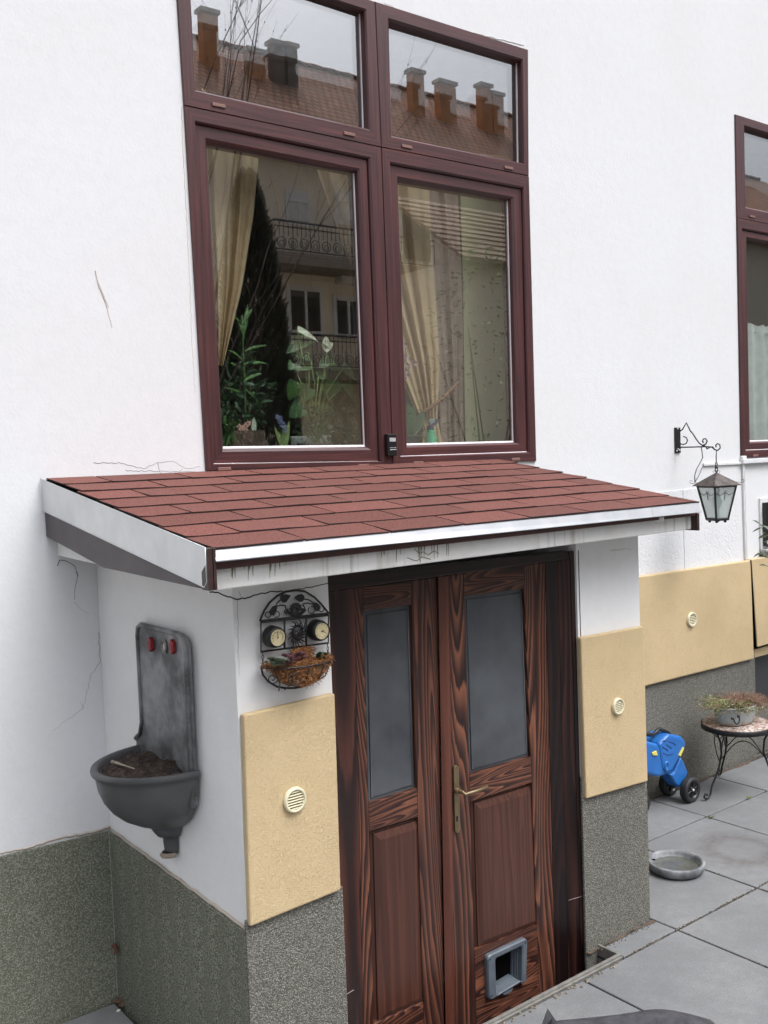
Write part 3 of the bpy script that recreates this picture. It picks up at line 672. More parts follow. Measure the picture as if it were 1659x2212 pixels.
for k in range(3): m.box((s0_.x+.003+k*.009, YF-.008+.003*(k % 2), s1_.z), (s0_.x+.0115+k*.009, YF+.03, s0_.z-.003))
m.build('corner_batten', BROWN_D, porch, .001)
# yellow panels and plinths
m = MB(); pp = [aty(527, 1545, -.984), aty(724, 1498, -.984), aty(737, 1923, -.984), aty(541, 2003, -.984)]; m.prism(pp[::-1], (0, .026, 0)); m.build('yellow_panel', YELLOW, porch, .006)
m = MB(); pp = [aty(1255, 1378, -.984), aty(1391, 1353, -.984), aty(1400, 1688, -.984), aty(1267, 1726, -.984)]; m.prism(pp[::-1], (0, .026, 0))
m.prism([(PXR+.001, -.958, pp[2].z), (PXR+.001, -.04, pp[2].z), (PXR+.001, -.04, pp[1].z), (PXR+.001, -.958, pp[1].z)], (pp[1].x-PXR-.001, 0, 0)); m.build('yellow_panel', YELLOW, porch, .006)
m = MB(); q0, q1 = aty(534, 2010, -.968), aty(730, 1925, -.968)
m.box((SXF-.012, -.968, -.3), (q1.x+.02, -.9565, q0.z+.03)); m.build('plinth', PLINTH_G, porch, .003)
m = MB(); q0 = aty(1268, 1740, -.968); m.box((1.10, -.968, -.3), (PXR+.008, -.9565, q0.z+.12)); m.box((PXR+.0005, -.956, -.3), (PXR+.008, -.014, q0.z+.12)); m.build('plinth', PLINTH_G, porch, .003)
zf = atx(534, 2010, SXF).z; m = MB(); m.prism([(SXB-.001, -.013, -.3), (SXB-.001, -.013, zl_), (SXF-.001, -.9565, zf), (SXF-.001, -.9565, -.3)], (-.011, 0, 0)); m.build('plinth', PLINTH, porch, .003)
m = MB(); pts = [V((SXB-.004+(SXF-SXB)*k/30, -.015-.94*k/30, zl_+(zf-zl_)*k/30+.006+random.uniform(-.003, .003))) for k in range(31)]; m.tube(pts, .006, 5); m.build('mortar_seam', mat('pale_mortar', (.44, .38, .32), .95), porch)
m = MB(); m.tube([(SXB+.004, -.004, z) for z in (zl_, .9, 1.2, 1.69)], .003, 4); m.tube([(SXB-.008, -.012, z) for z in (0, .3, zl_)], .005, 4); m.build('corner_seam', mat('corner_seam', (.48, .46, .43), .95), porch)
grille('v', 635, 1727, -.985, .040, porch); grille('v', 1333, 1525, -.985, .034, porch)
crack([[(452, 1278), (470, 1280), (492, 1288), (512, 1294), (530, 1292), (560, 1283), (592, 1277), (620, 1279), (660, 1270), (700, 1262), (716, 1256)]], c=-.957, r=.0024, parent=porch)
crack([[(515, 1278), (521, 1293)], [(1320, 1190), (1350, 1186), (1367, 1185)]], c=-.957, r=.0009, mt=CRACK_L, parent=porch)
crack([[(513, 1295), (514, 1350), (514, 1400), (517, 1460)]], c=-.9575, r=.0007, mt=CRACK_L, parent=porch)

# ------------------------------------------------------------------ door
YD = -.872
def ln(x0, y0, x1, y1):
    return lambda y: x0+(x1-x0)*(y-y0)/(y1-y0)
L = {0: ln(30, 115, 60, 2212), 1: ln(162, 170, 203, 2212), 2: ln(205, 280, 254, 2205), 3: ln(430, 248, 485, 2112), 4: ln(549, 125, 584, 2212), 5: ln(605, 115, 624, 2212),
     6: ln(676, 205, 724, 1860), 7: ln(958, 172, 1017, 1750), 8: ln(1055, 48, 1105, 2050), 9: ln(1113, 42, 1165, 2000), 10: ln(1172, 35, 1225, 1960), 11: ln(1212, 0, 1264, 1890)}
def sl(x0, y0, x1, y1): return lambda x: y0+(y1-y0)*(x-x0)/(x1-x0)
BOT = sl(200, 2560, 1105, 2120)               # below the step
def board(mb, la, lb, top, bot, Y, th, mi=0):
    def P(l, s):
        y = s(600)
        for _ in range(8): y = s(l(y))
        u, v = zd(l(y), y); return aty(u, v, Y)
    q = [P(la, top), P(lb, top), P(lb, bot), P(la, bot)]
    mb.prism(q[::-1], (0, th, 0), mi); return q
T0 = sl(50, 108, 1210, -8); T1 = sl(163, 168, 1055, 47)
m = MB(); board(m, L[0], L[1], T1, BOT, -.935, .05); m.build('frame_post', PINE_F, porch, .003)
m = MB(); board(m, L[0], L[10], T0, T1, -.934, .05); m.build('frame_head', PINE_DH, porch, .003)
m = MB()
def vedge(l, Y, s0=T1, s1=BOT):
    def P(s):
        y = s(l(600))
        for _ in range(5): y = s(l(y))
        return aty(*zd(l(y), y), Y)
    return P(s0), P(s1)
eds = [(vedge(L[8], YD+.002), 8), (vedge(L[9], -.897), 9), (vedge(L[10], -.932), 10)]
for (a, b), mi in ((( eds[0][0], eds[1][0]), 0), ((eds[1][0], eds[2][0]), 1)):
    m.prism([a[1], b[1], b[0], a[0]], (.03, .012, 0), mi)
m.build('jamb', [PINE_D, PINE_F], porch, .0015)
m = MB(); e0 = vedge(L[10], -.936, T0); e1 = vedge(L[11], -.958, T0); m.prism([e0[1], e1[1], e1[0], e0[0]], (.02, .012, 0)); m.build('architrave', PINE_F, porch, .002)
m = MB(); a, b = aty(*zd(1165, 1632), -.93), aty(*zd(1258, 1603), -.952); m.tube([a, a.lerp(b, .4), b], .0012, 5); a, b = aty(*zd(102, 2085), -.937), aty(*zd(158, 2052), -.937); m.cut(); m.tube([a, a.lerp(b, .4), b], .0012, 5); m.cut(); m.builds('paint_edge', mat('pale_chip', (.36, .31, .29), .8), porch)
G1T, G1B = sl(205, 278, 428, 247), sl(228, 1178, 445, 1110); R1B = sl(235, 1310, 458, 1242)
G2T, G2B = sl(678, 206, 955, 171), sl(700, 1042, 992, 957); R2B = sl(705, 1168, 995, 1078)
R3T, R3B = sl(722, 1866, 1015, 1748), sl(265, 2208, 485, 2108)
def panel(name, leaf, la, lb, top, bot):
    m = MB(); q = board(m, la, lb, top, bot, YD+.022, .006)
    # raised field with bevelled border
    w_ = q[1].x-q[0].x; i = .034; o = [V((p.x, YD+.0215, p.z)) for p in q]; n = [V((o[0].x+i, 0, o[0].z-i)), V((o[1].x-i, 0, o[1].z-i)), V((o[2].x-i, 0, o[2].z+i)), V((o[3].x+i, 0, o[3].z+i))]
    ring(m, [(p.x+.004, p.z) for p in o], [(p.x, p.z) for p in n], [(0, YD+.021), (.15, YD+.018), (.2, YD+.012), (.9, YD+.002), (1, YD+.001)], 0, 0)
    m.face([(p.x, YD+.001, p.z) for p in n][::-1]); return m.build(name, PINE_P, leaf)
# left leaf
m = MB(); board(m, L[1], L[2], T1, BOT, YD, .035); board(m, L[3], L[4], T1, BOT, YD, .035, 1); leaf1 = m.build('door_leaf', [PINE_V, PINE_V2], porch, .003); leaf1['label'] = 'narrow fixed left leaf'
m = MB(); board(m, L[2], L[3], T1, G1T, YD+.001, .03); m.cut(); board(m, L[2], L[3], G1B, R1B, YD+.001, .03); m.cut(); board(m, L[2], L[3], R3B, BOT, YD+.001, .03); m.cut(); m.builds('rail', PINE_H, leaf1, .003)
m = MB(); board(m, L[2], L[3], G1T, G1B, YD+.016, .004); m.build('screened_glass', MESH, leaf1)
def beadline(leaf, la, lb, top, bot):
    m = MB(); q = board(MB(), la, lb, top, bot, YD+.010, .004); i = .016
    q = [V((q[0].x+i, q[0].y, q[0].z-i)), V((q[1].x-i, q[1].y, q[1].z-i)), V((q[2].x-i, q[2].y, q[2].z+i)), V((q[3].x+i, q[3].y, q[3].z+i))]
    m.tube([p+V((0, .004, 0)) for p in q], .0028, 5, closed=True); m.build('screen_bead', MESH, leaf)
beadline(leaf1, L[2], L[3], G1T, G1B)
panel('panel', leaf1, L[2], L[3], R1B, R3B)
# right leaf
m = MB(); board(m, L[5], L[6], T1, BOT, YD-.002, .035); board(m, L[7], L[8], T1, BOT, YD, .035, 1); leaf2 = m.build('door_leaf', [PINE_V2, PINE_V2], porch, .003); leaf2['label'] = 'wide opening right leaf with lever handle and cat flap'
m = MB(); board(m, L[6], L[7], T1, G2T, YD+.001, .03); m.cut(); board(m, L[6], L[7], G2B, R2B, YD+.001, .03); m.cut(); 
co, ci = aty(*zd(790, 2118), YD-.016), aty(*zd(970, 1806), YD-.016); X0, X1, Z0, Z1 = co.x, ci.x, co.z, ci.z
io, ii = aty(*zd(826, 2072), YD-.016), aty(*zd(946, 1846), YD-.016)
q = board(MB(), L[6], L[7], R3T, BOT, YD+.001, .03); h = [V((io.x-.004, YD+.001, ii.z+.004)), V((ii.x+.004, YD+.001, ii.z+.004)), V((ii.x+.004, YD+.001, io.z-.004)), V((io.x-.004, YD+.001, io.z-.004))]
for k in range(4): m.prism([q[k], q[(k+1) % 4], h[(k+1) % 4], h[k]][::-1], (0, .03, 0))
m.cut(); m.builds('rail', PINE_H, leaf2)
m = MB(); board(m, L[6], L[7], G2T, G2B, YD+.016, .004); m.build('screened_glass', MESH, leaf2); beadline(leaf2, L[6], L[7], G2T, G2B)
panel('panel', leaf2, L[6], L[7], R2B, R3T)
m = MB(); q = board(MB(), L[4], L[5], T1, BOT, YD-.004, .01); n = 8
for i in range(n):
    def pt(t, top): p = (q[0] if top else q[3]).lerp(q[1] if top else q[2], t); return V((p.x, YD-.004-.016*math.sin(math.pi*(.12+.76*t)), p.z))
    m.face([pt(i/n, False), pt((i+1)/n, False), pt((i+1)/n, True), pt(i/n, True)], 0, True)
m.build('meeting_bead', PINE_R, leaf2)
# handle
BRASS = mat('aged_brass', (.27, .20, .115), .38, .75, col2=(.20, .15, .09), vs=30)
m = MB(); hp0, hp1 = aty(*zd(637, 1000), YD-.01), aty(*zd(645, 1315), YD-.01); hw = .0125; cxm = lambda z: hp1.x+(hp0.x-hp1.x)*(z-hp1.z)/(hp0.z-hp1.z)
out = []
for k in range(9): a = math.pi*k/8; out.append((hp0.x+hw*math.cos(a), hp0.z-hw+hw*math.sin(a)))
for k in range(9): a = math.pi+math.pi*k/8; out.append((hp1.x+hw*math.cos(a), hp1.z+hw+hw*math.sin(a)))
m.px(out, YD-.012, .010); kx = aty(*zd(642, 1248), YD-.012)
ROS = aty(*zd(640, 1118), YD-.012); lv1, lv2 = aty(*zd(680, 1137), YD-.05), aty(*zd(785, 1101), YD-.052)
m.lathe((ROS.x, YD-.012, ROS.z), [(.0001, -.012), (.010, -.012), (.011, 0)], 14, axis='y')
m.tube([(ROS.x, YD-.02, ROS.z), (ROS.x+.004, YD-.042, ROS.z), lv1, lv1.lerp(lv2, .5)+V((0, 0, -.001)), lv2], .0072, 10)
m.build('lever_handle', BRASS, leaf2, .0008, 1)
m = MB(); m.px([(kx.x-.0045, kx.z+.008), (kx.x-.003, kx.z-.012), (kx.x+.003, kx.z-.012), (kx.x+.0045, kx.z+.008)], YD-.0135, .001); m.build('keyhole', PLASTIC, leaf2)
# cat flap
GREYP = mat('grey_plastic', (.115, .135, .155), .42, col2=(.085, .10, .118), vs=12)
def rr(x0, x1, z0, z1, r, n=5):
    o = []
    for cx, cz, a0 in ((x1-r, z1-r, 0), (x0+r, z1-r, 90), (x0+r, z0+r, 180), (x1-r, z0+r, 190)):
        for k in range(n+1): a = R(a0+90*k/n); o.append((cx+r*math.cos(a), cz+r*math.sin(a)))
    return o
O = rr(X0, X1, Z0+.012, Z1, .016); I = rr(io.x, ii.x, io.z, ii.z, .010)
m = MB()
def loft(mb, loops, mi=0, sm=False):
    for (A, ya), (B, yb) in zip(loops, loops[1:]):
        n = len(A)
        for k in range(n): mb.face([(A[k][0], ya, A[k][1]), (A[(k+1) % n][0], ya, A[(k+1) % n][1]), (B[(k+1) % n][0], yb, B[(k+1) % n][1]), (B[k][0], yb, B[k][1])], mi, sm)
def inset(P, d):
    cx = sum(p[0] for p in P)/len(P); cz = sum(p[1] for p in P)/len(P); hx = max(p[0] for p in P)-cx; hz = max(p[1] for p in P)-cz
    return [(cx+(x-cx)*(1-d/hx), cz+(z-cz)*(1-d/hz)) for x, z in P]
loft(m, [(O, YD), (O, YD-.014), (inset(O, .004), YD-.020), (inset(I, -.006), YD-.020), (I, YD-.016), (inset(I, .001), YD+.004), (inset(I, .004), YD+.005), (inset(I, .0045), YD+.014), (inset(I, .007), YD+.015), (inset(I, .0075), YD+.026), (inset(I, .010), YD+.027), (inset(I, .0105), YD+.036)])
bx, bw = (X0+X1)/2-.005, .018
m.px([(bx-bw*1.6, Z0+.0125), (bx-bw, Z0+.003), (bx+bw, Z0+.003), (bx+bw*1.6, Z0+.0125)], YD-.016, .012)
flap = m.build('cat_flap', [GREYP], leaf2)
m = MB(); m.px(inset(I, .0095), YD+.037, .003)
m.build('flap_opening', GAP, leaf2)
m = MB()
for (x, z) in ((X0+.012, Z1-.014), (X1-.012, Z1-.014), (X0+.012, Z0+.03), (X1-.012, Z0+.03)): m.lathe((x, YD-.0205, z), [(.0001, 0), (.003, .0), (.0045, -.001), (.005, 0)], 10, axis='y'); m.cut()
m.builds('screw_cap', mat('screw_grey', (.05, .06, .07), .4), leaf2)

# ================================================================== CAST IRON WALL BASIN
bxp = -.445; yL, yR = -.348, -.708
basin = thing('wall_basin', 'old grey cast iron wall basin filled with soil on the porch side wall', 'wall basin', (bxp, -.52, .66))
m = MB(); zt_, zt2 = atx(305, 1345, bxp).z, atx(412, 1372, bxp).z; zbm = .98
out = [(yR, zbm-.06), (yR, zt2-.05), (yR+.006, zt2-.028), (yR+.022, zt2-.008), (yR+.05, zt2), (yL-.03, zt_), (yL-.008, zt_-.012), (yL, zt_-.04), (yL, 1.13), (yL+.02, 1.085), (yL+.06, 1.06), (yL+.06, zbm-.08)]
m.prism([(bxp-.018, y, z) for y, z in out], (.02, 0, 0))
m.tube([(bxp-.018, y, z) for y, z in out[:-1]], .009, 8); m.build('backplate', IRON_B, basin)
m = MB()
for (u, v, rr_) in ((328, 1392, .019), (375, 1397, .019)):
    c = atx(u, v, bxp-.02)
    vs = []; n = 14
    prof = [(1.0, .0), (.95, -.010), (.5, -.014), (.0001, -.013)]
    ringv = lambda f, dx: [(bxp-.019+dx, c.y+rr_*f*(1+.10*math.cos(5*2*math.pi*k/n))*math.cos(2*math.pi*k/n)*.85, c.z+rr_*f*1.25*(1+.10*math.cos(5*2*math.pi*k/n))*math.sin(2*math.pi*k/n)) for k in range(n)]
    L_ = [ringv(f, dx) for f, dx in prof]
    for A, B in zip(L_, L_[1:]):
        for k in range(n): m.face([A[k], A[(k+1) % n], B[(k+1) % n], B[k]], 0, True)
    m.cut()
m.builds('red_rosette', REDP, basin)
m = MB(); c = atx(356, 1397, bxp-.02); m.lathe((bxp-.019, c.y, c.z), [(.017, -.003), (.013, -.008), (.0105, -.003), (.010, .004)], 16, axis='x', sy=1.4); m.build('tap_ring', mat('pale_ring', (.30, .28, .26), .6, vs=60, col2=(.14, .13, .12)), basin)
m = MB(); m.lathe((bxp-.0185, c.y, c.z), [(.0001, -.002), (.0105, -.002)], 16, axis='x', sy=1.4); m.build('tap_hole', WHITE, basin)
# bowl: half ellipsoid of revolution against the wall
BC = V((bxp+.002, -.516, 1.034)); HW, PR = .206, .256
m = MB(); prof = [(1.03, .005), (1.042, -.003), (1.035, -.012), (.992, -.017), (.982, -.035), (.955, -.070), (.895, -.108), (.80, -.143), (.67, -.173), (.50, -.198), (.32, -.218), (.30, -.228), (.27, -.240), (.23, -.254), (.155, -.260), (.15, -.28), (.14, -.305), (.135, -.318), (.0001, -.318)]
m.lathe(BC, [(r, z) for r, z in prof], 40, 0, math.pi/2, 3*math.pi/2, sx=PR, sy=HW)
m.lathe(BC, [(1.03, .005), (1.0, .008), (.955, .003), (.92, -.02), (.9, -.06)], 40, 0, math.pi/2, 3*math.pi/2, sx=PR, sy=HW); m.build('bowl', IRON, basin)
m = MB(); c = BC+V((-.115*PR, 0, -.395)); m.lathe(BC+V((-.01, 0, -.322)), [(.14, .008), (.17, 0), (.15, -.008), (.06, -.012)], 16, 0, math.pi/2, 3*math.pi/2, sx=PR, sy=HW*.9); m.build('mortar_collar', mat('brown_mortar', (.32, .25, .20), .95, vs=50, bs=60, bstr=1), basin)
m = MB(); N = 26
def soilz(x, y): return BC.z-.012+.028*noise.noise(V((x*11, y*11, 0)))+.012*noise.noise(V((x*45, y*45, 3)))+.02*max(0, 1-((y+.48)**2+(x+.52)**2)/.02)
grid = {}
for i in range(N+1):
    for j in range(N+1):
        r_ = .95*i/N; a = math.pi/2+math.pi*j/N; x, y = BC.x+r_*PR*math.cos(a), BC.y+r_*HW*math.sin(a); grid[i, j] = (x, y, soilz(x, y)-(.012 if i == N else 0))
for i in range(N):
    for j in range(N): m.face([grid[i, j], grid[i+1, j], grid[i+1, j+1], grid[i, j+1]], 0, True)
for k in range(420):
    r_ = .9*math.sqrt(random.random()); a = math.pi/2+math.pi*random.random(); x, y = BC.x+r_*PR*math.cos(a), BC.y+r_*HW*math.sin(a); z = soilz(x, y); s_ = random.uniform(.002, .006)
    if random.random() < .5: m.lathe((x, y, z-.001), [(s_, 0), (s_*.8, s_*.7), (.0001, s_)], 5)
    else: d = V((random.uniform(-1, 1), random.uniform(-1, 1), random.uniform(0, .5))).normalized()*random.uniform(.01, .03); m.tube([V((x, y, z)), V((x, y, z))+d], .0009, 3)
m.build('soil', SOIL, basin)
p0, p1 = V((BC.x-.185, BC.y+.045, BC.z+.018)), V((BC.x-.165, BC.y-.085, BC.z+.02))
m = MB(); m.tube([p0, p0.lerp(p1, .3), p0.lerp(p1, .55), p1], .007, 6, r2=.002)
stick = m.build('wood_splinter', WOODCHIP); tag(stick, 'grey split piece of wood lying on the soil in the wall basin', 'stick')
m = MB()
for k in range(5): 
    c = V((-.481, -.05, .215)); a = k*1.25; m.leaf(c, c+V((-.01, math.cos(a)*.03, math.sin(a)*.028)), .02, (1, 0, 0))
tag(m.build('dead_leaf', mat('rusty_leaf', (.16, .06, .035), .8)), 'crumpled rust brown leaf stuck to the grey plinth below the basin', 'leaf')
m = MB(); bl = atz(253, 2158)
for k in range(10): 
    m.leaf(bl+V((random.uniform(-.03, .03), random.uniform(-.06, -.02), .004)), bl+V((random.uniform(-.03, .05), random.uniform(-.07, .0), random.uniform(.004, .03))), .02)
tag(m.build('leaf_litter', mat('brown_litter', (.14, .085, .055), .9)), 'little heap of brown leaves in the corner under the wall basin', 'leaf litter')
for lab, (u, v) in (('pale pebble on the side slab nearest the leaf heap', (262, 2150)), ('pale pebble lying alone in the middle of the side slab', (256, 2183)), ('pale pebble by the foot of the left plinth, farthest from the corner', (70, 2207))):
    m = MB(); c = atz(u, v, .004); m.lathe(c, [(.0001, -.006), (.006, -.004), (.008, 0), (.005, .004), (.0001, .006)], 8, sx=1.2, sy=.8)
    tag(m.build('pebble', mat('pebble', (.55, .53, .46), .8)), lab, 'pebble', 'pebbles on the side slab')

# ================================================================== WALL ORNAMENT (clock, thermometer, sun face)
YO = -.978
IRONB = mat('dark_bronze_iron', (.030, .027, .028), .45, .4, col2=(.018, .016, .017), vs=60, spec=.6)
c = aty(*z7(860, 1100), YO)
orn = thing('wall_ornament', 'black iron arched wall ornament with two round dials and a sun face', 'wall ornament', (c.x, YO, c.z))
def O7(x, y, Y=YO): return aty(*z7(x, y), Y)
m = MB()
m.tube([O7(*p) for p in [(388, 733), (412, 665), (445, 590), (520, 478), (620, 388), (740, 328), (880, 305), (1010, 325), (1140, 405), (1230, 495), (1300, 580), (1338, 625)]], .0036, 6)
m.tube([O7(388, 733), O7(1338, 625)], .0034, 6)
m.tube([O7(400, 750), O7(1332, 652), O7(1332, 1035), O7(400, 1158)], .0038, 6, closed=True)
for x, y0, y1 in ((726, 715, 1110), (1026, 690, 1080)): m.tube([O7(x, y0), O7(x, y1)], .0034, 6)
m.tube([O7(500, 722), O7(600, 712)], .005, 5); m.tube([O7(1120, 655), O7(1215, 645)], .005, 5)
for cx, cy, r_, a0, a1 in ((497, 645, 38, 0, 330), (615, 640, 42, 150, 480), (1100, 580, 48, -100, 230), (1235, 570, 36, -60, 260)):
    m.tube([O7(cx+r_*math.cos(R(a0+(a1-a0)*k/16)), cy+r_*math.sin(R(a0+(a1-a0)*k/16))) for k in range(17)], .0016, 5)
for pl_ in ([(612, 500), (640, 470), (672, 440)], [(620, 530), (665, 515), (735, 520)], [(1000, 432), (1060, 440), (1120, 480)], [(985, 495), (1040, 485), (1110, 500)], [(735, 520), (745, 560), (725, 600), (760, 640)], [(975, 500), (1000, 540), (1020, 590), (985, 610), (950, 600)]):
    m.tube([O7(*p) for p in pl_], .0022, 5)
m.build('arched_frame', IRONB, orn)
m = MB()
for pl_ in ([(668, 440), (662, 400), (690, 368), (740, 360), (815, 378), (780, 430), (745, 475), (700, 480)], [(855, 410), (905, 370), (960, 358), (998, 385), (1002, 430), (970, 465), (925, 465)],
            [(512, 600), (560, 530), (625, 505), (622, 560), (595, 640), (550, 655), (520, 640)], [(1110, 472), (1170, 480), (1210, 510), (1222, 560), (1190, 600), (1140, 590), (1118, 530)]):
    m.px([(O7(*p).x, O7(*p).z) for p in pl_], YO-.002, .003); m.cut()
m.builds('iron_leaf', IRONB, orn, .001, 1)
m = MB()
for k in range(7):
    a = R(180+k*30); cx, cy = 868, 560; p0, p1 = O7(cx+20*math.cos(a), cy+30*math.sin(a)), O7(cx+95*math.cos(a), cy+90*math.sin(a)); m.leaf(p0+V((0, -.004, 0)), p1+V((0, -.006, 0)), .014, (0, -1, 0)); m.tube([p0+V((0, -.004, 0)), p1+V((0, -.006, 0))], .0016, 4)
m.lathe((O7(868, 610).x, YO, O7(868, 610).z), [(.0001, -.010), (.010, -.008), (.017, 0)], 12, axis='y'); m.px([(O7(*p).x, O7(*p).z) for p in [(760, 560), (800, 620), (870, 640), (940, 610), (980, 550), (1015, 590), (960, 650), (880, 668), (790, 650), (735, 600)]], YO-.004, .004); m.build('flower_crest', IRONB, orn, .001, 1)
# sun face
m = MB(); sc = O7(893, 900); 
for k in range(18):
    a = 2*math.pi*k/18; r0, r1 = .018, .034+.006*(k % 2); tw_ = a+.35
    p0 = V((sc.x+r0*math.cos(a), YO-.003, sc.z+r0*1.15*math.sin(a))); p1 = V((sc.x+r1*.95*math.cos(tw_), YO-.005, sc.z+r1*1.2*math.sin(tw_))); mid = p0.lerp(p1, .5)+V((math.sin(a)*.003, -.004, -math.cos(a)*.003))
    m.tube([p0, mid, p1], .0042, 5, r2=.0008)
# face relief as one height field
N = 18; gr = {}
def fh(x, y):
    r_ = math.sqrt((x/1)**2+(y/1.18)**2); h = .012*max(0, 1-r_*r_) ** .5
    h += .005*math.exp(-((x/.13)**2+((y-.0)/.30)**2)) - .003*math.exp(-(((abs(x)-.38)/.2)**2+((y-.25)/.12)**2)) + .0015*math.exp(-(((abs(x)-.38)/.13)**2+((y-.22)/.06)**2))
    h -= .0025*math.exp(-((x/.3)**2+((y+.52)/.05)**2)) - .0015*math.exp(-((x/.25)**2+((y+.64)/.07)**2)); return h
for i in range(N+1):
    for j in range(N+1):
        x, y = -1+2*i/N, (-1+2*j/N)*1.18; s_ = max(abs(x), abs(y)/1.18); l_ = math.hypot(x, y/1.18); k = s_/l_ if l_ > 0 else 1; x *= k; y *= k
        gr[i, j] = (sc.x+x*.021, YO-.002-fh(x, y), sc.z+y*.021)
for i in range(N):
    for j in range(N): m.face([gr[i, j], gr[i+1, j], gr[i+1, j+1], gr[i, j+1]], 0, True)
m.build('sun_face', IRONB, orn)
DIAL = mat('aged_ivory_dial', (.62, .54, .32), .5, col2=(.52, .44, .25), vs=60)
INK = mat('dial_ink', (.05, .04, .03), .6)
for nm, (cx, cy), hands, red in (('thermometer', (633, 962), [(92, .9)], False), ('clock', (1243, 872), [(-25, .75), (20, .45)], True)):
    Yf = YO-.034; cc = O7(cx, cy, Yf); ro = .0335; rf = .0255
    m = MB(); m.lathe((cc.x, YO+.003, cc.z), [(ro, 0), (ro*1.0, -.014), (ro*.97, -.028), (rf*1.12, -.040), (rf, -.0385)], 36, axis='y'); d = m.build(nm, IRONB, orn)
    m = MB(); m.lathe((cc.x, Yf, cc.z), [(.0001, 0), (rf*1.01, 0)], 32, axis='y'); m.build('dial_face', DIAL, d)
    m = MB()
    for k in range(12 if red else 9):
        a = R(k*30) if red else R(-30+k*30); r0 = rf*.72; 
        m.prism([(cc.x+math.cos(a)*r_-s_*math.sin(a)*.0006, Yf-.0008, cc.z+math.sin(a)*r_+s_*math.cos(a)*.0006) for r_, s_ in ((r0, -1), (r0, 1), (rf*.86, 1), (rf*.86, -1))], (0, .0006, 0))
    if not red: m.tube([V((cc.x+math.cos(R(a))*rf*.68, Yf-.0008, cc.z+math.sin(R(a))*rf*.68)) for a in range(-30, 215, 15)], .0005, 4)
    for a, l_ in hands: m.tube([V((cc.x, Yf-.002, cc.z)), V((cc.x+math.cos(R(a))*rf*l_*.8, Yf-.002, cc.z+math.sin(R(a))*rf*l_*.8))], .0011, 4, r2=.0005)
    m.lathe((cc.x, Yf-.001, cc.z), [(.0001, -.002), (.0022, -.0015), (.0025, 0)], 8, axis='y'); m.build('pointer', INK, d)
m = MB()
for (x0, y0, y1) in ((427, 1170, 1370), (1325, 1050, 1235)):
    m.tube([O7(x0-10, y0-15), O7(x0, y0+40)], .0016, 5)
    for k in range(3):
        t0 = y0+40+(y1-y0-40)*k/3; t1 = y0+40+(y1-y0-40)*(k+1)/3; a, b = O7(x0, t0), O7(x0, t1); cc = (a+b)/2; hz = (a.z-b.z)*.60; hx = .0040 if k != 1 else .001; hy = .001 if k != 1 else .0040
        m.tube([V((cc.x+hx*math.cos(q), cc.y+hy*math.cos(q), cc.z+hz*math.sin(q))) for q in [2*math.pi*i/10 for i in range(10)]], .0013, 5, closed=True)
    m.cut()
m.builds('chain', IRONB, orn)
m = MB(); bas = [(400, 1372), (430, 1480), (500, 1570), (620, 1640), (740, 1662), (870, 1660), (1000, 1635), (1130, 1550), (1230, 1460), (1300, 1370), (1335, 1240)]
m.tube([O7(*p) for p in bas], .0034, 6); m.tube([O7(400, 1372), O7(1335, 1228)], .0028, 6)
cA, cB = O7(400, 1372), O7(1335, 1228); mid = (cA+cB)/2; half = (cB-cA)/2
def rim(t, k=1.0, dep=.085): return mid+half*math.cos(t)*k+V((0, -dep*math.sin(t)*k, 0))
rm = [rim(math.pi-math.pi*i/16) for i in range(17)]; m.tube(rm, .003, 6)
low = O7(850, 1660)
for t in (.5, 1.05, 1.6, 2.1, 2.6):
    p = rim(t); q_ = low+(half*.5*math.cos(t)); m.tube([p, p.lerp(q_, .45)+V((0, -.022, -.012)), q_], .0022, 5)
def spiral(cx, cy, r_, turns, Y): return [aty(*z7(cx+r_*(1-.75*k/20)*math.cos(R(turns*360*k/20)), cy+r_*(1-.75*k/20)*math.sin(R(turns*360*k/20))), Y) for k in range(21)]
m.tube(spiral(860, 1530, 110, 1.4, YO-.088), .0018, 5); m.tube(spiral(560, 1530, 75, 1.3, YO-.05), .0018, 5)
m.build('hanging_basket', IRONB, orn)
m = MB()
for k in range(3000):
    t = random.uniform(.15, math.pi-.1); rr_ = random.uniform(.55, .98)
    up_ = random.random(); p = rim(t, rr_); back = random.random() < .3
    if back: p = rim(random.uniform(.3, 2.2), random.uniform(.05, .5)); h = random.uniform(-.01, .042)
    else: h = -random.random()*.07*math.sin(t)+random.uniform(0, .016); p = p.lerp(V((mid.x, YO-.03, p.z)), max(0, -h)*5)
    p = p+V((0, 0, h)); d = V((random.gauss(.8, .5), random.gauss(0, .4), random.gauss(-.05, .35))).normalized()*random.uniform(.012, .035)
    m.tube([p-d*.5, p+V((0, 0, .002)), p+d*.5], .0009, 3)
m.build('coir_liner', COIR, orn)
m = MB(); core = O7(900, 1420); m.lathe((mid.x+.01, YO-.004, mid.z-.008), [(.100, .0), (.096, -.02), (.075, -.045), (.04, -.062), (.0001, -.068)], 18, 0, math.pi, 2*math.pi, sx=1, sy=.72); m.build('coir_core', mat('coir_dense', (.23, .11, .045), .95, vs=60, bs=120, bstr=1, bd=.01), orn)
def rosette(mb, c, r_, n, mi=0, up=.6):
    for k in range(n):
        a = k*2.4; q = .25+.75*k/n; d = V((math.cos(a)*q, math.sin(a)*q, up*(1.25-q)))*r_
        mb.leaf(c, c+d, r_*.5, (0, 0, 1), mi, -.3)
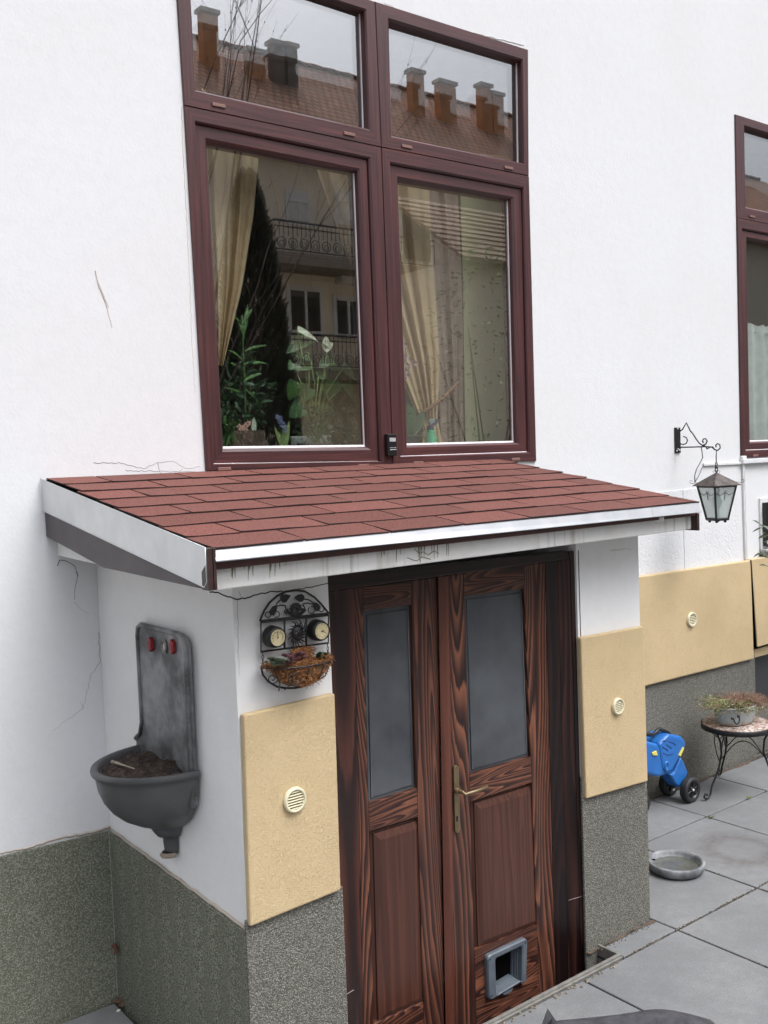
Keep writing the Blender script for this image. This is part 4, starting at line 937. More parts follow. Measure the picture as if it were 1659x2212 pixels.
for lab, mats_, c, cnt, sp in (('grey green succulent clump at the left end of the hanging basket', G_GREY, O7(610, 1310, YO-.06), 26, (.030, .018, .014)), ('reddish pink houseleek rosettes in the middle of the hanging basket', leafm('pink_houseleek', (.26, .13, .13), (.14, .06, .065)), O7(880, 1255, YO-.06), 26, (.036, .020, .012)), ('small dark green sprig at the right end of the hanging basket', G_DARK, O7(1235, 1240, YO-.055), 8, (.012, .012, .012))):
    m = MB()
    for k in range(cnt): rosette(m, c+V((random.uniform(-1, 1)*sp[0], random.uniform(-1, 1)*sp[1], random.uniform(-1, 1)*sp[2])), random.uniform(.012, .019), 14)
    tag(m.build('succulent', mats_), lab, 'plant')

# ================================================================== LANTERN
YL = -.30
def Lz(x, y, Y=YL): return aty(*zl(x, y), Y)
pb = aty(*zl(268, 410), 0)
lamp = thing('wall_lantern', 'black wrought iron lantern hanging from a scrolled bracket on the white wall', 'lantern', (pb.x, 0, pb.z))
m = MB(); m.box((pb.x-.026, -.008, aty(*zl(268, 578), 0).z), (pb.x+.026, -.0005, aty(*zl(268, 252), 0).z)); m.build('mounting_plate', BLACK, lamp, .001)
m = MB()
for (dx, y) in ((0, 268), (-.012, 552), (.014, 545), (0, 530)): z = aty(*zl(268, y), 0).z; m.lathe((pb.x+dx, -.0085, z), [(.0001, -.003), (.005, -.002), (.006, 0)], 10, axis='y'); m.cut()
m.builds('screw', mat('zinc_screw', (.55, .55, .56), .3, .8), lamp)
# bracket lies in the plane x = pb.x, standing out from the wall: measure points in that plane
def Bp(x, y): return atx(*zl(x, y), pb.x+.003)
m = MB()
m.tube([Bp(300, 505), Bp(480, 502), Bp(640, 497), Bp(720, 503), Bp(760, 540)], .0042, 6)
m.tube([Bp(305, 300), Bp(340, 278), Bp(390, 190), Bp(440, 290), Bp(480, 340), Bp(520, 405), Bp(560, 455), Bp(600, 480), Bp(640, 465), Bp(658, 425), Bp(640, 395), Bp(610, 398), Bp(598, 425), Bp(610, 448)], .004, 6)
m.tube([Bp(310, 460), Bp(350, 470), Bp(390, 455), Bp(405, 415), Bp(390, 380), Bp(352, 365)], .0036, 6)
m.tube([Bp(640, 497), Bp(655, 528), Bp(690, 505), Bp(730, 500), Bp(755, 535), Bp(795, 545), Bp(825, 515), Bp(820, 470), Bp(790, 458), Bp(768, 480), Bp(775, 505)], .0038, 6)
m.lathe(Bp(612, 483), [(.009, -.006), (.009, .006)], 8)
m.build('bracket', BLACK, lamp)
LX = Lz(775, 700).x; LY = YL
def lzv(y): return Lz(775, y).z
m = MB(); m.tube([Bp(778, 545), V((LX, LY, lzv(620))), V((LX, LY, lzv(700)))], .0032, 5); m.tube([V((LX+.008*math.cos(q), LY, (lzv(735)+.018*math.sin(q)))) for q in [2*math.pi*i/12 for i in range(12)]], .003, 5, closed=True); m.cut()
m.tube([V((LX, LY+.008*math.cos(q), (lzv(785)+.020*math.sin(q)))) for q in [2*math.pi*i/12 for i in range(12)]], .003, 5, closed=True); m.cut(); m.builds('chain_link', BLACK, lamp)
zt1, zt0 = lzv(835), lzv(990); zb1 = lzv(1430)
ang = R(-62)          # the lantern hangs with one edge towards the viewer
def corner(k, r_, z): a = ang+math.pi/2*k; return V((LX+r_*math.cos(a), LY+r_*math.sin(a), z))
RT_, RB_, RR_ = .105, .058, .132
m = MB()
ap = V((LX, LY, zt1+.004))
for k in range(4):
    a, b = corner(k, RR_, zt0), corner(k+1, RR_, zt0); m.face([a, b, ap]); m.face([a-V((0, 0, .004)), ap-V((0, 0, .006)), b-V((0, 0, .004))]); m.face([a, a-V((0, 0, .004)), b-V((0, 0, .004)), b])
m.build('cap', mat('weathered_copper_cap', (.105, .085, .075), .5, .4, col2=(.05, .042, .04), vs=28, bs=50, bstr=.8, bd=.006), lamp)
m = MB()
for k in range(4):
    c = corner(k, RR_*.98, zt0+.012); o = (c-V((LX, LY, c.z))).normalized()
    m.tube([c-o*.03+V((0, 0, .004)), c+V((0, 0, .0))]+[c+o*.008+V((0, 0, .010))+(o*math.cos(q)+V((0, 0, 1))*math.sin(q))*.011*(1-.08*i) for i, q in enumerate([-1.6+i*.7 for i in range(8)])], .0012, 4)
    c = V((LX, LY, zt1)); m.tube([c+o*.012, c+o*.02+V((0, 0, .008)), c+o*.014+V((0, 0, .014)), c+o*.008+V((0, 0, .010))], .0012, 4); m.cut()
m.builds('scroll', BLACK, lamp)
m = MB()
for k in range(4):
    m.tube([corner(k, RT_, zt0-.004), corner(k, RB_, zb1)], .0065, 4)
    m.tube([corner(k, RT_, zt0-.008), corner(k+1, RT_, zt0-.008)], .005, 4); m.tube([corner(k, RB_+.002, zb1), corner(k+1, RB_+.002, zb1)], .008, 4)
m.face([corner(k, RB_, zb1-.002) for k in range(4)])
for k in range(4): c = corner(k, RB_*.72, zb1-.012); m.lathe(c, [(.0001, -.008), (.007, -.006), (.009, 0), (.006, .007), (.0001, .008)], 10)
m.build('cage', BLACK, lamp)
m = MB()
for k in range(4):
    A, B = corner(k, RT_*.96, zt0-.01), corner(k+1, RT_*.96, zt0-.01); C_2, D_2 = corner(k, RB_*.98, zb1+.006), corner(k+1, RB_*.98, zb1+.006)
    def S(s, t): return A.lerp(B, s).lerp(C_2.lerp(D_2, s), t)
    off_ = ((A+B)/2-V((LX, LY, A.z))).normalized()*.003
    m.tube([S(.5, .12)+off_, S(.5, .42)+off_], .0018, 4)
    m.tube([S(s, .28-.09*abs(math.cos(math.pi*(s-.5)*2))+.0)+off_ for s in [i/14 for i in range(15)]], .0014, 4)
m.build('glass_ornament', BLACK, lamp)
gm, t, b = nodes('frosted_lantern_glass'); b.inputs['Base Color'].default_value = (.52, .60, .57, 1); b.inputs['Roughness'].default_value = .25; b.inputs['Alpha'].default_value = .55; bump(t, b, noi(t, coords(t), 60, 3), .6, .004)
m = MB()
for k in range(4): m.face([corner(k, RT_*.96, zt0-.01), corner(k+1, RT_*.96, zt0-.01), corner(k+1, RB_*.98, zb1+.006), corner(k, RB_*.98, zb1+.006)])
m.build('glass_pane', gm, lamp)
m = MB(); m.lathe((LX, LY, (zt0+zb1)/2+.01), [(.0001, -.045), (.018, -.038), (.028, -.015), (.024, .012), (.012, .03), (.012, .05)], 16); m.build('bulb', mat('green_bulb', (.05, .22, .15), .2), lamp)
# cable
m = MB(); dst = corner(2, RR_*.97, zt0+.004)
lft = Lz(500, 955)
m.tube([Bp(580, 490), Bp(592, 560), Lz(600, 640, -.24), Lz(575, 690, -.24), Lz(520, 790, -.26), Lz(497, 870, -.28), lft], .0028, 6)
m.tube([lft, Lz(540, 890, -.24), Lz(570, 830, -.16), Lz(590, 775, -.08), aty(*zl(616, 735), -.012)], .0022, 6); m.build('cable', PLASTIC, lamp)
duct = thing('cable_duct', 'white plastic cable trunking running across and down the wall by the lantern', 'cable duct', aty(*zl(1130, 700), 0))
WPL = mat('white_trunking', (.72, .72, .72), .45, col2=(.64, .63, .61), vs=12)
m = MB(); a, b = aty(*zl(620, 728), -.012), aty(*zl(1140, 706), -.012); m.prism([(a.x, -.012, a.z-.008), (b.x, -.012, b.z-.008), (b.x, -.012, b.z+.008), (a.x, -.012, a.z+.008)], (0, .011, 0))
m.build('level_trunking', WPL, duct, .002)
m = MB(); a, b = aty(*zl(1132, 700), -.014), aty(*zl(1170, 1950), -.014); m.prism([(a.x-.012, -.014, a.z), (b.x-.012, -.014, b.z), (b.x+.010, -.014, b.z), (a.x+.010, -.014, a.z)], (0, .013, 0)); m.tube([(a.x, -.016, a.z), (b.x, -.016, b.z)], .0015, 4); m.build('upright_trunking', WPL, duct, .002)
m = MB(); m.box((a.x-.028, -.022, a.z-.001), (a.x+.022, -.002, a.z+.042)); m.build('junction_cap', WPL, duct, .006)
# perforated black box at the right edge
p0, p1 = aty(1652, 1086, -.03), aty(1652, 1170, -.03)
mb_ = thing('wall_grate', 'black perforated metal box on a white backing at the right edge, behind the shrub', 'wall box', (p0.x, 0, p1.z))
m = MB(); m.box((p0.x-.022, -.012, p1.z-.05), (p0.x+.34, -.0008, p0.z+.03)); m.build('backing_board', WPL, mb_, .002)
m = MB(); holes = [(p0.x+.03+.05*i, p0.x+.05+.05*i, p0.z-.06-.075*j, p0.z-.02-.075*j) for i in range(5) for j in range(3)]; grid_holes(m, p0.x, p0.x+.3, p1.z-.03, p0.z, holes, -.035, -.0125); m.build('perforated_cover', PLASTIC, mb_)
m = MB(); m.box((p0.x-.022, -.05, p1.z-.065), (p0.x+.34, -.001, p1.z-.05)); m.build('ledge', mat('grey_ledge', (.4, .4, .4), .7), mb_, .003)

# shrub rooted right of the picture, its branch ends lean in
sh = thing('shrub', 'olive leaved shrub twigs reaching in at the right edge beside the black grate', 'shrub', (3.95, -.42, 0))
m = MB(); lv = MB(); base = V((3.95, -.42, 0)); YS = -.35
m.tube([base, base+V((.03, .02, .5)), base+V((.0, .04, .95))], .012, 6, r2=.008)
fork = base+V((.0, .04, .95))
def shoot(pts, n, w_=.03, l_=.055):
    m.tube([fork]+pts, .005, 5, r2=.0016)
    for i in range(n):
        t = .35+.65*i/max(1, n-1); k = min(len(pts)-2, int(t*(len(pts)-1))); p = pts[k].lerp(pts[k+1], t*(len(pts)-1)-k); a = random.uniform(0, 6.28)
        d = V((math.cos(a)*.9-.3, math.sin(a)*.4, random.uniform(-.35, .45)))
        lv.leaf(p, p+d.normalized()*l_*random.uniform(.7, 1.2), w_*random.uniform(.6, 1), (0, -.6, 1), 0, .15)
shoot([aty(1700, 1220, YS), aty(1672, 1172, YS), aty(1645, 1140, YS)], 9); shoot([aty(1720, 1180, YS), aty(1680, 1150, YS), aty(1640, 1132, YS)], 8)
shoot([aty(1690, 1230, YS), aty(1668, 1212, YS), aty(1640, 1190, YS)], 8); shoot([aty(1720, 1250, YS), aty(1690, 1235, YS), aty(1655, 1222, YS)], 6)
for k in range(9):
    e_ = fork+V((random.uniform(0, .45), random.uniform(-.3, .2), random.uniform(.1, .6))); shoot([fork.lerp(e_, .5)+V((0, 0, .04)), e_.lerp(fork, .2), e_], 12)
m.build('stem', TWIG, sh); lv.build('foliage', leafm('olive_leaf', (.10, .13, .075), (.05, .07, .04)), sh)

# ================================================================== TABLE, POT, TOY, DISH
tc = V((3.215, -.30, 0)); TR_ = .20; TZ = .395
tab = thing('plant_table', 'round black iron plant table with pale mosaic top at the right edge', 'table', tc)
m = MB(); m.lathe(tc+V((0, 0, TZ)), [(TR_-.004, .002), (TR_, 0), (TR_, -.028), (TR_-.008, -.028), (TR_-.01, -.012), (.0001, -.012)], 40); m.build('rim', BLACK, tab)
def m_mosaic():
    mm, t, b = nodes('mosaic_top'); v = coords(t); vo = t.nodes.new('ShaderNodeTexVoronoi'); vo.inputs['Scale'].default_value = 42; t.links.new(v, vo.inputs['Vector']); s_ = t.nodes.new('ShaderNodeSeparateColor'); t.links.new(vo.outputs['Color'], s_.inputs[0])
    c = ramp(t, s_.outputs[0], [(.3, (.55, .48, .42)), (.5, (.28, .14, .10)), (.8, (.50, .40, .34))]); vo2 = t.nodes.new('ShaderNodeTexVoronoi'); vo2.feature = 'DISTANCE_TO_EDGE'; vo2.inputs['Scale'].default_value = 42; t.links.new(v, vo2.inputs['Vector'])
    c = mixc(t, ramp(t, vo2.outputs['Distance'], [(.04, (1, 1, 1)), (.09, (0, 0, 0))]), c, (.10, .06, .05)); t.links.new(c, b.inputs['Base Color']); b.inputs['Roughness'].default_value = .5; return mm
m = MB(); m.lathe(tc+V((0, 0, TZ)), [(.0001, .004), (TR_-.006, .004), (TR_-.006, -.008)], 40)
m.build('mosaic_top', m_mosaic(), tab)
foot1, foot2 = atz(1533, 1727), atz(1553, 1670)
a1 = math.atan2(foot1.y-tc.y, foot1.x-tc.x)
for k in range(3):
    a = a1+2*math.pi*k/3; rd = V((math.cos(a), math.sin(a), 0)); tg = V((-rd.y, rd.x, 0)); Rf = (foot1-tc).length if k == 0 else .24
    m = MB()
    P = lambda r_, z, s=0: tc+rd*r_+tg*s+V((0, 0, z))
    m.tube([P(TR_*.92, TZ-.02), P(TR_*.75, .31), P(TR_*.72, .24), P(TR_*.85, .16), P(Rf*.92, .07), P(Rf*.97, .03), P(Rf*1.02, .012), P(Rf*1.12, .008), P(Rf*1.19, .022), P(Rf*1.15, .042), P(Rf*1.08, .036), P(Rf*1.09, .026)], .0058, 6)
    m.tube([P(TR_, TZ-.02), P(TR_*1.02, .32), P(TR_*.93, .25), P(TR_*.78, .19)], .0035, 5)
    m.tube([P(TR_*.9, TZ-.02, .05), P(TR_*.78, .33), P(TR_*.9, TZ-.02, -.05)], .003, 5)
    a_n = a1+2*math.pi*(k+1)/3; e0 = P(TR_*.74, .21); e1 = tc+V((math.cos(a_n), math.sin(a_n), 0))*TR_*.74+V((0, 0, .21)); pts = [e0.lerp(e1, i/12)+V((0, 0, .10*math.sin(math.pi*i/12))) for i in range(13)]; m.tube(pts, .0032, 5)
    m.build('leg', BLACK, tab)
# enamel tub
def m_enamel():
    mm, t, b = nodes('chipped_blue_enamel'); v = coords(t); sx = t.nodes.new('ShaderNodeSeparateXYZ'); t.links.new(v, sx.inputs[0]); z = math_(t, 'DIVIDE', math_(t, 'SUBTRACT', sx.outputs[2], TZ), .10)
    n = noi(t, coords(t, (1, 1, .4)), 26, 5, .7); f = math_(t, 'ADD', math_(t, 'MULTIPLY', math_(t, 'SUBTRACT', .42, z), 1.3), math_(t, 'MULTIPLY', math_(t, 'SUBTRACT', n, .5), 1.5))
    c = mixc(t, ramp(t, f, [(.1, (0, 0, 0)), (.55, (1, 1, 1))]), (.44, .53, .55), (.33, .16, .05)); c = mixc(t, ramp(t, noi(t, v, 60, 4, .8), [(.62, (0, 0, 0)), (.66, (.9, .9, .9))]), c, (.05, .04, .035))
    t.links.new(c, b.inputs['Base Color']); b.inputs['Roughness'].default_value = .35; return mm
PCt = V((tc.x+.0, tc.y+.01, TZ+.004))
pot = thing('enamel_tub', 'rusty pale blue enamel tub standing on the mosaic table', 'tub', PCt)
m = MB(); m.lathe(PCt, [(.0001, .002), (.098, .002), (.108, .012), (.124, .103), (.131, .107), (.130, .111), (.120, .109), (.116, .09), (.0001, .087)], 36, sx=1.2, sy=.86); m.build('tub_body', m_enamel(), pot)
hd = aty(*zt(1262, 500), PCt.y-.102)
m = MB(); m.tube([V((hd.x+.028*math.cos(q), PCt.y-.108-.006*math.sin(-q), PCt.z+.074+.034*math.sin(q))) for q in [math.pi+math.pi*i/12 for i in range(13)]], .0042, 6)
for s_ in (-.030, .030): m.lathe((hd.x+s_, PCt.y-.101, PCt.z+.076), [(.0001, -.008), (.008, -.006), (.009, .004)], 10, axis='y')
m.build('ring_handle', IRONB, pot)
dp = thing('dried_plant', 'tangle of dry brown and green stems growing out of the enamel tub', 'plant', PCt+V((0, 0, .085)))
m = MB(); lv = MB()
for k in range(1000):
    a = random.uniform(0, 6.283); r_ = .125*math.sqrt(random.random()); p = PCt+V((math.cos(a)*r_, math.sin(a)*r_*.72, .092)); right = p.x > PCt.x
    d = V((math.cos(a)*random.uniform(.2, 1)+(.45 if right else -.15), math.sin(a)*random.uniform(.2, 1), 0)); ln_ = random.uniform(.035, .115)
    q1 = p+d*ln_*.5+V((0, 0, random.uniform(.012, .055))); q2 = q1+d*ln_*.6+V((random.uniform(-.02, .02), random.uniform(-.02, .02), random.uniform(-.025, .008))); q3 = q2+d*ln_*.35+V((random.uniform(-.02, .02), random.uniform(-.01, .01), random.uniform(-.06, -.01) if right else random.uniform(-.03, .01)))
    tgt = m if (right or random.random() < .5) else lv; tgt.tube([p, q1, q2, q3], .0011, 3, r2=.0006)
    if tgt is lv:
        for _ in range(2): s_ = q2+V((random.uniform(-.01, .01), random.uniform(-.01, .01), 0)); lv.leaf(s_, s_+V((random.uniform(-1, 1), random.uniform(-1, 1), random.uniform(0, .8))).normalized()*.016, .006)
m.build('dry_stem', mat('dry_stems', (.30, .19, .13), .9, col2=(.17, .10, .07), vs=50), dp); lv.build('green_stem', leafm('fading_green', (.20, .24, .09), (.12, .13, .05)), dp)

# toy
BLUE = mat('blue_plastic', (.020, .150, .46), .36, col2=(.015, .115, .38), vs=6, spec=.5); BLUE_D = mat('dark_blue_plastic', (.012, .075, .26), .4)
w1, w2 = atz(*zt(735, 1590)), atz(*zt(455, 1500)); YT = (w1.y+w2.y)/2
toy = thing('ride_on_toy', 'bright blue plastic ride-on toy with black wheels parked behind the porch pier', 'toy vehicle', (w1.x-.1, YT, 0))
Y1, Y2 = w1.y+.03, w2.y-.02; wr = .072
for wx, wy in ((w1.x+.0, w1.y+.012), (w2.x+.0, w2.y)):
    m = MB(); c = (wx, wy, wr); m.lathe(c, [(wr*.66, -.020), (wr*.80, -.025), (wr*.97, -.020), (wr, -.012), (wr*.985, 0), (wr, .012), (wr*.97, .02), (wr*.8, .024), (wr*.62, .02)], 32, axis='y'); wh = m.build('wheel', mat('tyre_black', (.022, .022, .024), .6, bs=90, bstr=.3), toy)
    m = MB(); m.lathe(c, [(.0001, -.020), (.012, -.021), (.014, -.014), (.018, -.011), (wr*.6, -.012), (wr*.67, -.021)], 28, axis='y')
    for k in range(6):
        a = 2*math.pi*k/6+.3; d = V((math.cos(a), 0, math.sin(a))); m.tube([V(c)+d*.014+V((0, -.016, 0)), V(c)+d*wr*.62+V((0, -.015, 0))], .0042, 4)
    m.build('rim', PLASTIC, wh); m = MB(); m.lathe(c, [(.0001, -.028), (.006, -.026), (.008, -.019)], 12, axis='y'); m.build('axle_cap', mat('steel_cap', (.6, .6, .6), .3, .8), wh)
m = MB(); m.tube([(w1.x, w1.y+.012, wr), (w2.x, w2.y, wr)], .005, 8); m.build('axle', PLASTIC, toy)
def TP(pts, Ya, Yb, name, mt, bev=.012):
    m = MB(); yc = (Ya+Yb)/2; q = [xz(*zt(*p), Ya) for p in pts]; m.px(q, Ya, Yb-Ya); return m.build(name, mt, toy, bev, 3)
TP([(470, 1255), (520, 1230), (600, 1040), (640, 1100), (690, 1230), (660, 1300), (625, 1400), (580, 1410), (530, 1360)], Y1+.014, Y2-.014, 'fork', BLUE)
TP([(340, 880), (380, 830), (455, 755), (610, 785), (668, 845), (655, 930), (590, 1045), (500, 1210), (430, 1262), (375, 1180), (345, 1000)], Y1-.012, Y2+.006, 'head', BLUE, .02)
TP([(60, 900), (190, 845), (320, 880), (365, 960), (400, 1130), (470, 1180), (430, 1262), (320, 1285), (200, 1255), (60, 1240)], Y1-.004, Y2, 'seat_body', BLUE, .018)
TP([(570, 1015), (625, 915), (640, 925), (595, 1030)], Y1-.016, Y1-.008, 'yellow_sticker', mat('yellow_sticker', (.70, .62, .12), .5), .001)
TP([(250, 985), (300, 960), (318, 1020), (255, 1018)], Y1-.010, Y1-.003, 'yellow_sticker', bpy.data.materials['yellow_sticker'], .002)
m = MB(); yy = Y1-.0135
for ln_ in ([(375, 835), (420, 835)], [(450, 845), (500, 862), (535, 890)], [(415, 882), (455, 905), (485, 930)], [(372, 912), (415, 935), (440, 960)], [(385, 985), (440, 1012), (500, 1000)]):
    m.tube([aty(*zt(*p), yy) for p in ln_], .0022, 5)
m.build('groove', BLUE_D, toy)
m = MB(); c = aty(*zt(420, 1150), Y1-.012); m.lathe((c.x, Y1-.010, c.z), [(.0001, -.004), (.010, -.005), (.012, -.010), (.019, -.010), (.021, 0)], 20, axis='y', sy=1.5); m.build('pivot_boss', BLUE, toy)
m = MB(); yh = YT-.01; m.tube([aty(*zt(*p), yh) for p in [(455, 752), (400, 722), (330, 695), (290, 735), (255, 765), (190, 762), (100, 752)]], .011, 8); m.build('handlebar', PLASTIC, toy)
m = MB(); m.lathe((w1.x-.36, YT, .062), [(.03, -.03), (.055, -.025), (.062, 0), (.055, .025), (.03, .03)], 24, axis='y'); m.build('wheel', bpy.data.materials['tyre_black'], toy)

# stone dish with water
bc = (atz(1393, 1862, .03)+atz(1529, 1872, .03))/2; br = (atz(1393, 1862, .03)-atz(1529, 1872, .03)).length/2*.93
dish = thing('water_dish', 'round grey stone dish with shallow water on the paving by the pier', 'dish', (bc.x, bc.y, 0))
m = MB(); m.lathe((bc.x, bc.y, 0), [(.0001, .001), (br*.80, .001), (br*.93, .010), (br*.99, .028), (br, .044), (br*.97, .050), (br*.90, .050), (br*.86, .040), (br*.82, .022), (br*.72, .012), (.0001, .010)], 48)
STONE = mat('grey_stone', (.27, .28, .285), .7, col2=(.10, .105, .11), vs=14, bs=60, bstr=.6, det=6); m.build('dish_body', STONE, dish)
hc = atz(1412, 1857, .052); m = MB(); m.lathe(hc, [(.0001, .0015), (.008, .0015), (.010, 0)], 12, sx=1.1, sy=.8); m.build('rim_hole', GAP, dish)
wm, t, b = nodes('still_water'); b.inputs['Base Color'].default_value = (.10, .10, .08, 1); b.inputs['Roughness'].default_value = .03; b.inputs['Alpha'].default_value = .55
m = MB(); m.lathe((bc.x, bc.y, .024), [(.0001, 0), (br*.825, 0)], 48); m.build('water', wm, dish)

# ================================================================== CAT
def skin(name, chains, mt, parent=None, sub=2):
    vs, es, rs, idx = [], [], [], {}
    def vid(p, r_):
        k = tuple(round(c, 4) for c in p)
        if k not in idx: idx[k] = len(vs); vs.append(k); rs.append(r_)
        return idx[k]
    for ch in chains:
        pr = None
        for p, r_ in ch:
            i = vid(p, r_)
            if pr is not None and pr != i: es.append((pr, i))
            pr = i
    me = bpy.data.meshes.new(name); me.from_pydata(vs, es, []); o = bpy.data.objects.new(name, me); COL.objects.link(o); me.materials.append(mt)
    s_ = o.modifiers.new('skin', 'SKIN'); s_.use_smooth_shade = True
    d = me.skin_vertices[0].data
    for i, r_ in enumerate(rs): d[i].radius = r_ if isinstance(r_, tuple) else (r_, r_)
    d[0].use_root = True
    ss = o.modifiers.new('sub', 'SUBSURF'); ss.levels = sub; ss.render_levels = sub
    if parent: o.parent = parent; o.matrix_parent_inverse = Matrix.Translation(-V(parent.location))
    return o
hump = atz(1462, 2180, .26); nk = atz(1240, 2243, .20); ax = (nk-hump); ax.z = 0; ax.normalize(); sd2 = V((-ax.y, ax.x, 0))
def CP(f, s, z):
    f = f+max(0, f-.15)*.32; q = hump+ax*f+sd2*s; return (q.x, q.y, z)
cat = thing('cat', 'dark grey short haired cat crossing the paving at the bottom edge', 'cat', (hump.x, hump.y, 0))
FUR = mat('grey_cat_fur', (.060, .058, .064), .85, col2=(.032, .031, .035), vs=30, bs=260, bstr=.5, bd=.004)
pel = CP(-.05, 0, .205)
ch = [[(pel, (.052, .062)), (CP(.04, 0, .208), (.054, .066)), (CP(.13, 0, .195), (.052, .064)), (CP(.21, 0, .198), (.048, .060)), (CP(.27, 0, .216), .042), (CP(.32, 0, .224), .036), (CP(.355, 0, .222), .037), (CP(.385, 0, .212), .022), (CP(.402, 0, .205), .013)],
      [(pel, (.052, .062)), (CP(-.10, 0, .175), .040), (CP(-.15, .01, .15), .016), (CP(-.19, .03, .11), .012), (CP(-.23, .05, .06), .010), (CP(-.28, .06, .03), .008)]]
for s_ in (1, -1):
    ch.append([(pel, (.052, .062)), (CP(-.06, s_*.04, .15), .032), (CP(-.035+.02*s_, s_*.045, .10), .020), (CP(-.095+.02*s_, s_*.045, .055), .012), (CP(-.075+.02*s_, s_*.045, .012), .012), (CP(-.045+.02*s_, s_*.045, .009), .010)])
    ch.append([(CP(.21, 0, .198), (.048, .060)), (CP(.20, s_*.035, .13), .022), (CP(.20-.02*s_, s_*.035, .07), .014), (CP(.205-.03*s_, s_*.035, .015), .011), (CP(.23-.03*s_, s_*.035, .009), .010)])
body = skin('cat_body', ch, FUR, cat)
m = MB()
for s_ in (1, -1):
    b0, b1, tp, bk = V(CP(.366, s_*.006, .242)), V(CP(.352, s_*.036, .226)), V(CP(.344, s_*.028, .288)), V(CP(.318, s_*.022, .232))
    m.add([b0, b1, bk, tp], [(0, 1, 3), (1, 2, 3), (2, 0, 3)]); m.cut()
m.builds('ear', FUR, cat)
m = MB()
for s_ in (1, -1): m.lathe(CP(.385, s_*.018, .222), [(.0001, .005), (.005, 0), (.0001, -.005)], 8); m.cut()
m.builds('eye', mat('amber_eye', (.4, .28, .05), .1), cat)

# ================================================================== BEHIND THE GLASS
YI = .16
SILZ = WBL[1]+.0625
def sheet(name, left, right, Y, amp, waves, mt, nv=44, label=None, cat_='curtain', ph=0):
    def pl(pts, t):
        n = len(pts)-1; k = min(n-1, int(t*n)); f = t*n-k; return (pts[k][0]+(pts[k+1][0]-pts[k][0])*f, pts[k][1]+(pts[k+1][1]-pts[k][1])*f)
    m = MB(); NU = waves*10; rows_ = []
    for j in range(nv+1):
        t = j/nv; a, b = pl(left, t), pl(right, t); row = []
        for i in range(NU+1):
            s = i/NU; y = Y+amp*math.sin(s*waves*2*math.pi+ph+.7*math.sin(t*3+s*5))*(.55+.45*math.sin(s*9+2))
            row.append(aty(a[0]+(b[0]-a[0])*s, a[1]+(b[1]-a[1])*s, y))
        rows_.append(row)
    for j in range(nv):
        for i in range(NU): m.face([rows_[j][i], rows_[j+1][i], rows_[j+1][i+1], rows_[j][i+1]], 0, True)
    o = m.build(name, mt); return tag(o, label, cat_)
CREAMC = mat('cream_curtain_cloth', (.86, .70, .47), .85, col2=(.76, .58, .36), vs=10, bs=300, bstr=.2)
BROWNC = mat('brown_brocade_cloth', (.56, .43, .38), .6, col2=(.36, .26, .225), vs=22, bs=40, bstr=.6, bd=.004)
BROWNE = mat('dark_brown_cloth', (.10, .055, .038), .8)
for mm_ in (CREAMC, BROWNC):
    t_ = mm_.node_tree; b_ = t_.nodes['Principled BSDF']; tl_ = t_.nodes.new('ShaderNodeBsdfTranslucent'); mx_ = t_.nodes.new('ShaderNodeMixShader'); mx_.inputs[0].default_value = .3
    t_.links.new(b_.inputs['Base Color'].links[0].from_socket, tl_.inputs[0]); t_.links.new(b_.outputs[0], mx_.inputs[1]); t_.links.new(tl_.outputs[0], mx_.inputs[2]); t_.links.new(mx_.outputs[0], t_.nodes['Material Output'].inputs[0])
sheet('curtain', [(436, 190), (450, 420), (462, 600), (470, 790)], [(562, 300), (548, 460), (523, 620), (482, 790)], .20, .022, 4, CREAMC, label='cream curtain drawn to the far left of the left sash')
sheet('curtain', [(672, 330), (710, 440), (752, 560), (800, 670), (850, 780), (905, 905)], [(925, 330), (928, 440), (935, 560), (943, 670), (950, 780), (945, 905)], .25, .03, 6, CREAMC, label='cream curtain gathered behind the centre mullion, tied low at the right')
sheet('curtain', [(905, 905), (915, 930), (905, 975)], [(945, 905), (950, 930), (960, 975)], .26, .01, 3, CREAMC, 10, 'tail of the cream curtain below the brown tie, by the green spray bottle')
sheet('curtain', [(893, 350), (903, 520), (918, 700), (940, 860), (945, 975)], [(985, 350), (994, 520), (1000, 700), (1000, 860), (1003, 975)], .31, .02, 4, BROWNC, label='brown brocade curtain hanging between the cream curtain and the green blind')
m = MB(); m.tube([aty(u, v, .22) for u, v in [(905, 898), (930, 880), (955, 862), (990, 825)]], .012, 6, r2=.008); tag(m.build('curtain_tie', mat('tie_cloth', (.28, .15, .09), .8)), 'brown tie band pulling the cream curtain aside', 'curtain tie')
sheet('curtain_edge', [(984, 350), (990, 600), (1001, 975)], [(993, 350), (1000, 600), (1006, 975)], .325, .01, 1, BROWNE, label='narrow dark brown curtain edge beside the green blind', cat_='curtain trim')
gb = mat('olive_blind_cloth', (.76, .77, .50), .85, col2=(.68, .70, .43), vs=3)
sheet('roller_blind', [(985, 330), (992, 600), (1000, 980)], [(1150, 340), (1150, 600), (1150, 980)], .35, .001, 1, gb, 4, 'plain olive green blind filling the right side of the right sash', 'blind')
LACE = mat('white_lace', (.72, .76, .74), .9, col2=(.52, .58, .58), vs=16)
RS = RW.z+.064
def lace():
    m = MB(); NU, NV = 120, 8; zt_ = aty(1625, 703, .10).z; x0_ = RW.x+.03
    for i in range(NU):
        def P(i, j): s = i/NU; return (x0_+1.84*s, .11+.018*math.sin(s*75)+.008*math.sin(s*31), RS+(zt_-RS)*j/NV+(.012*abs(math.sin(s*60)) if j == NV else 0))
        for j in range(NV): m.face([P(i, j), P(i+1, j), P(i+1, j+1), P(i, j+1)], 0, True)
    return m.build('half_curtain', LACE)
tag(lace(), 'white lace half curtain in the lower part of the right edge window', 'curtain')
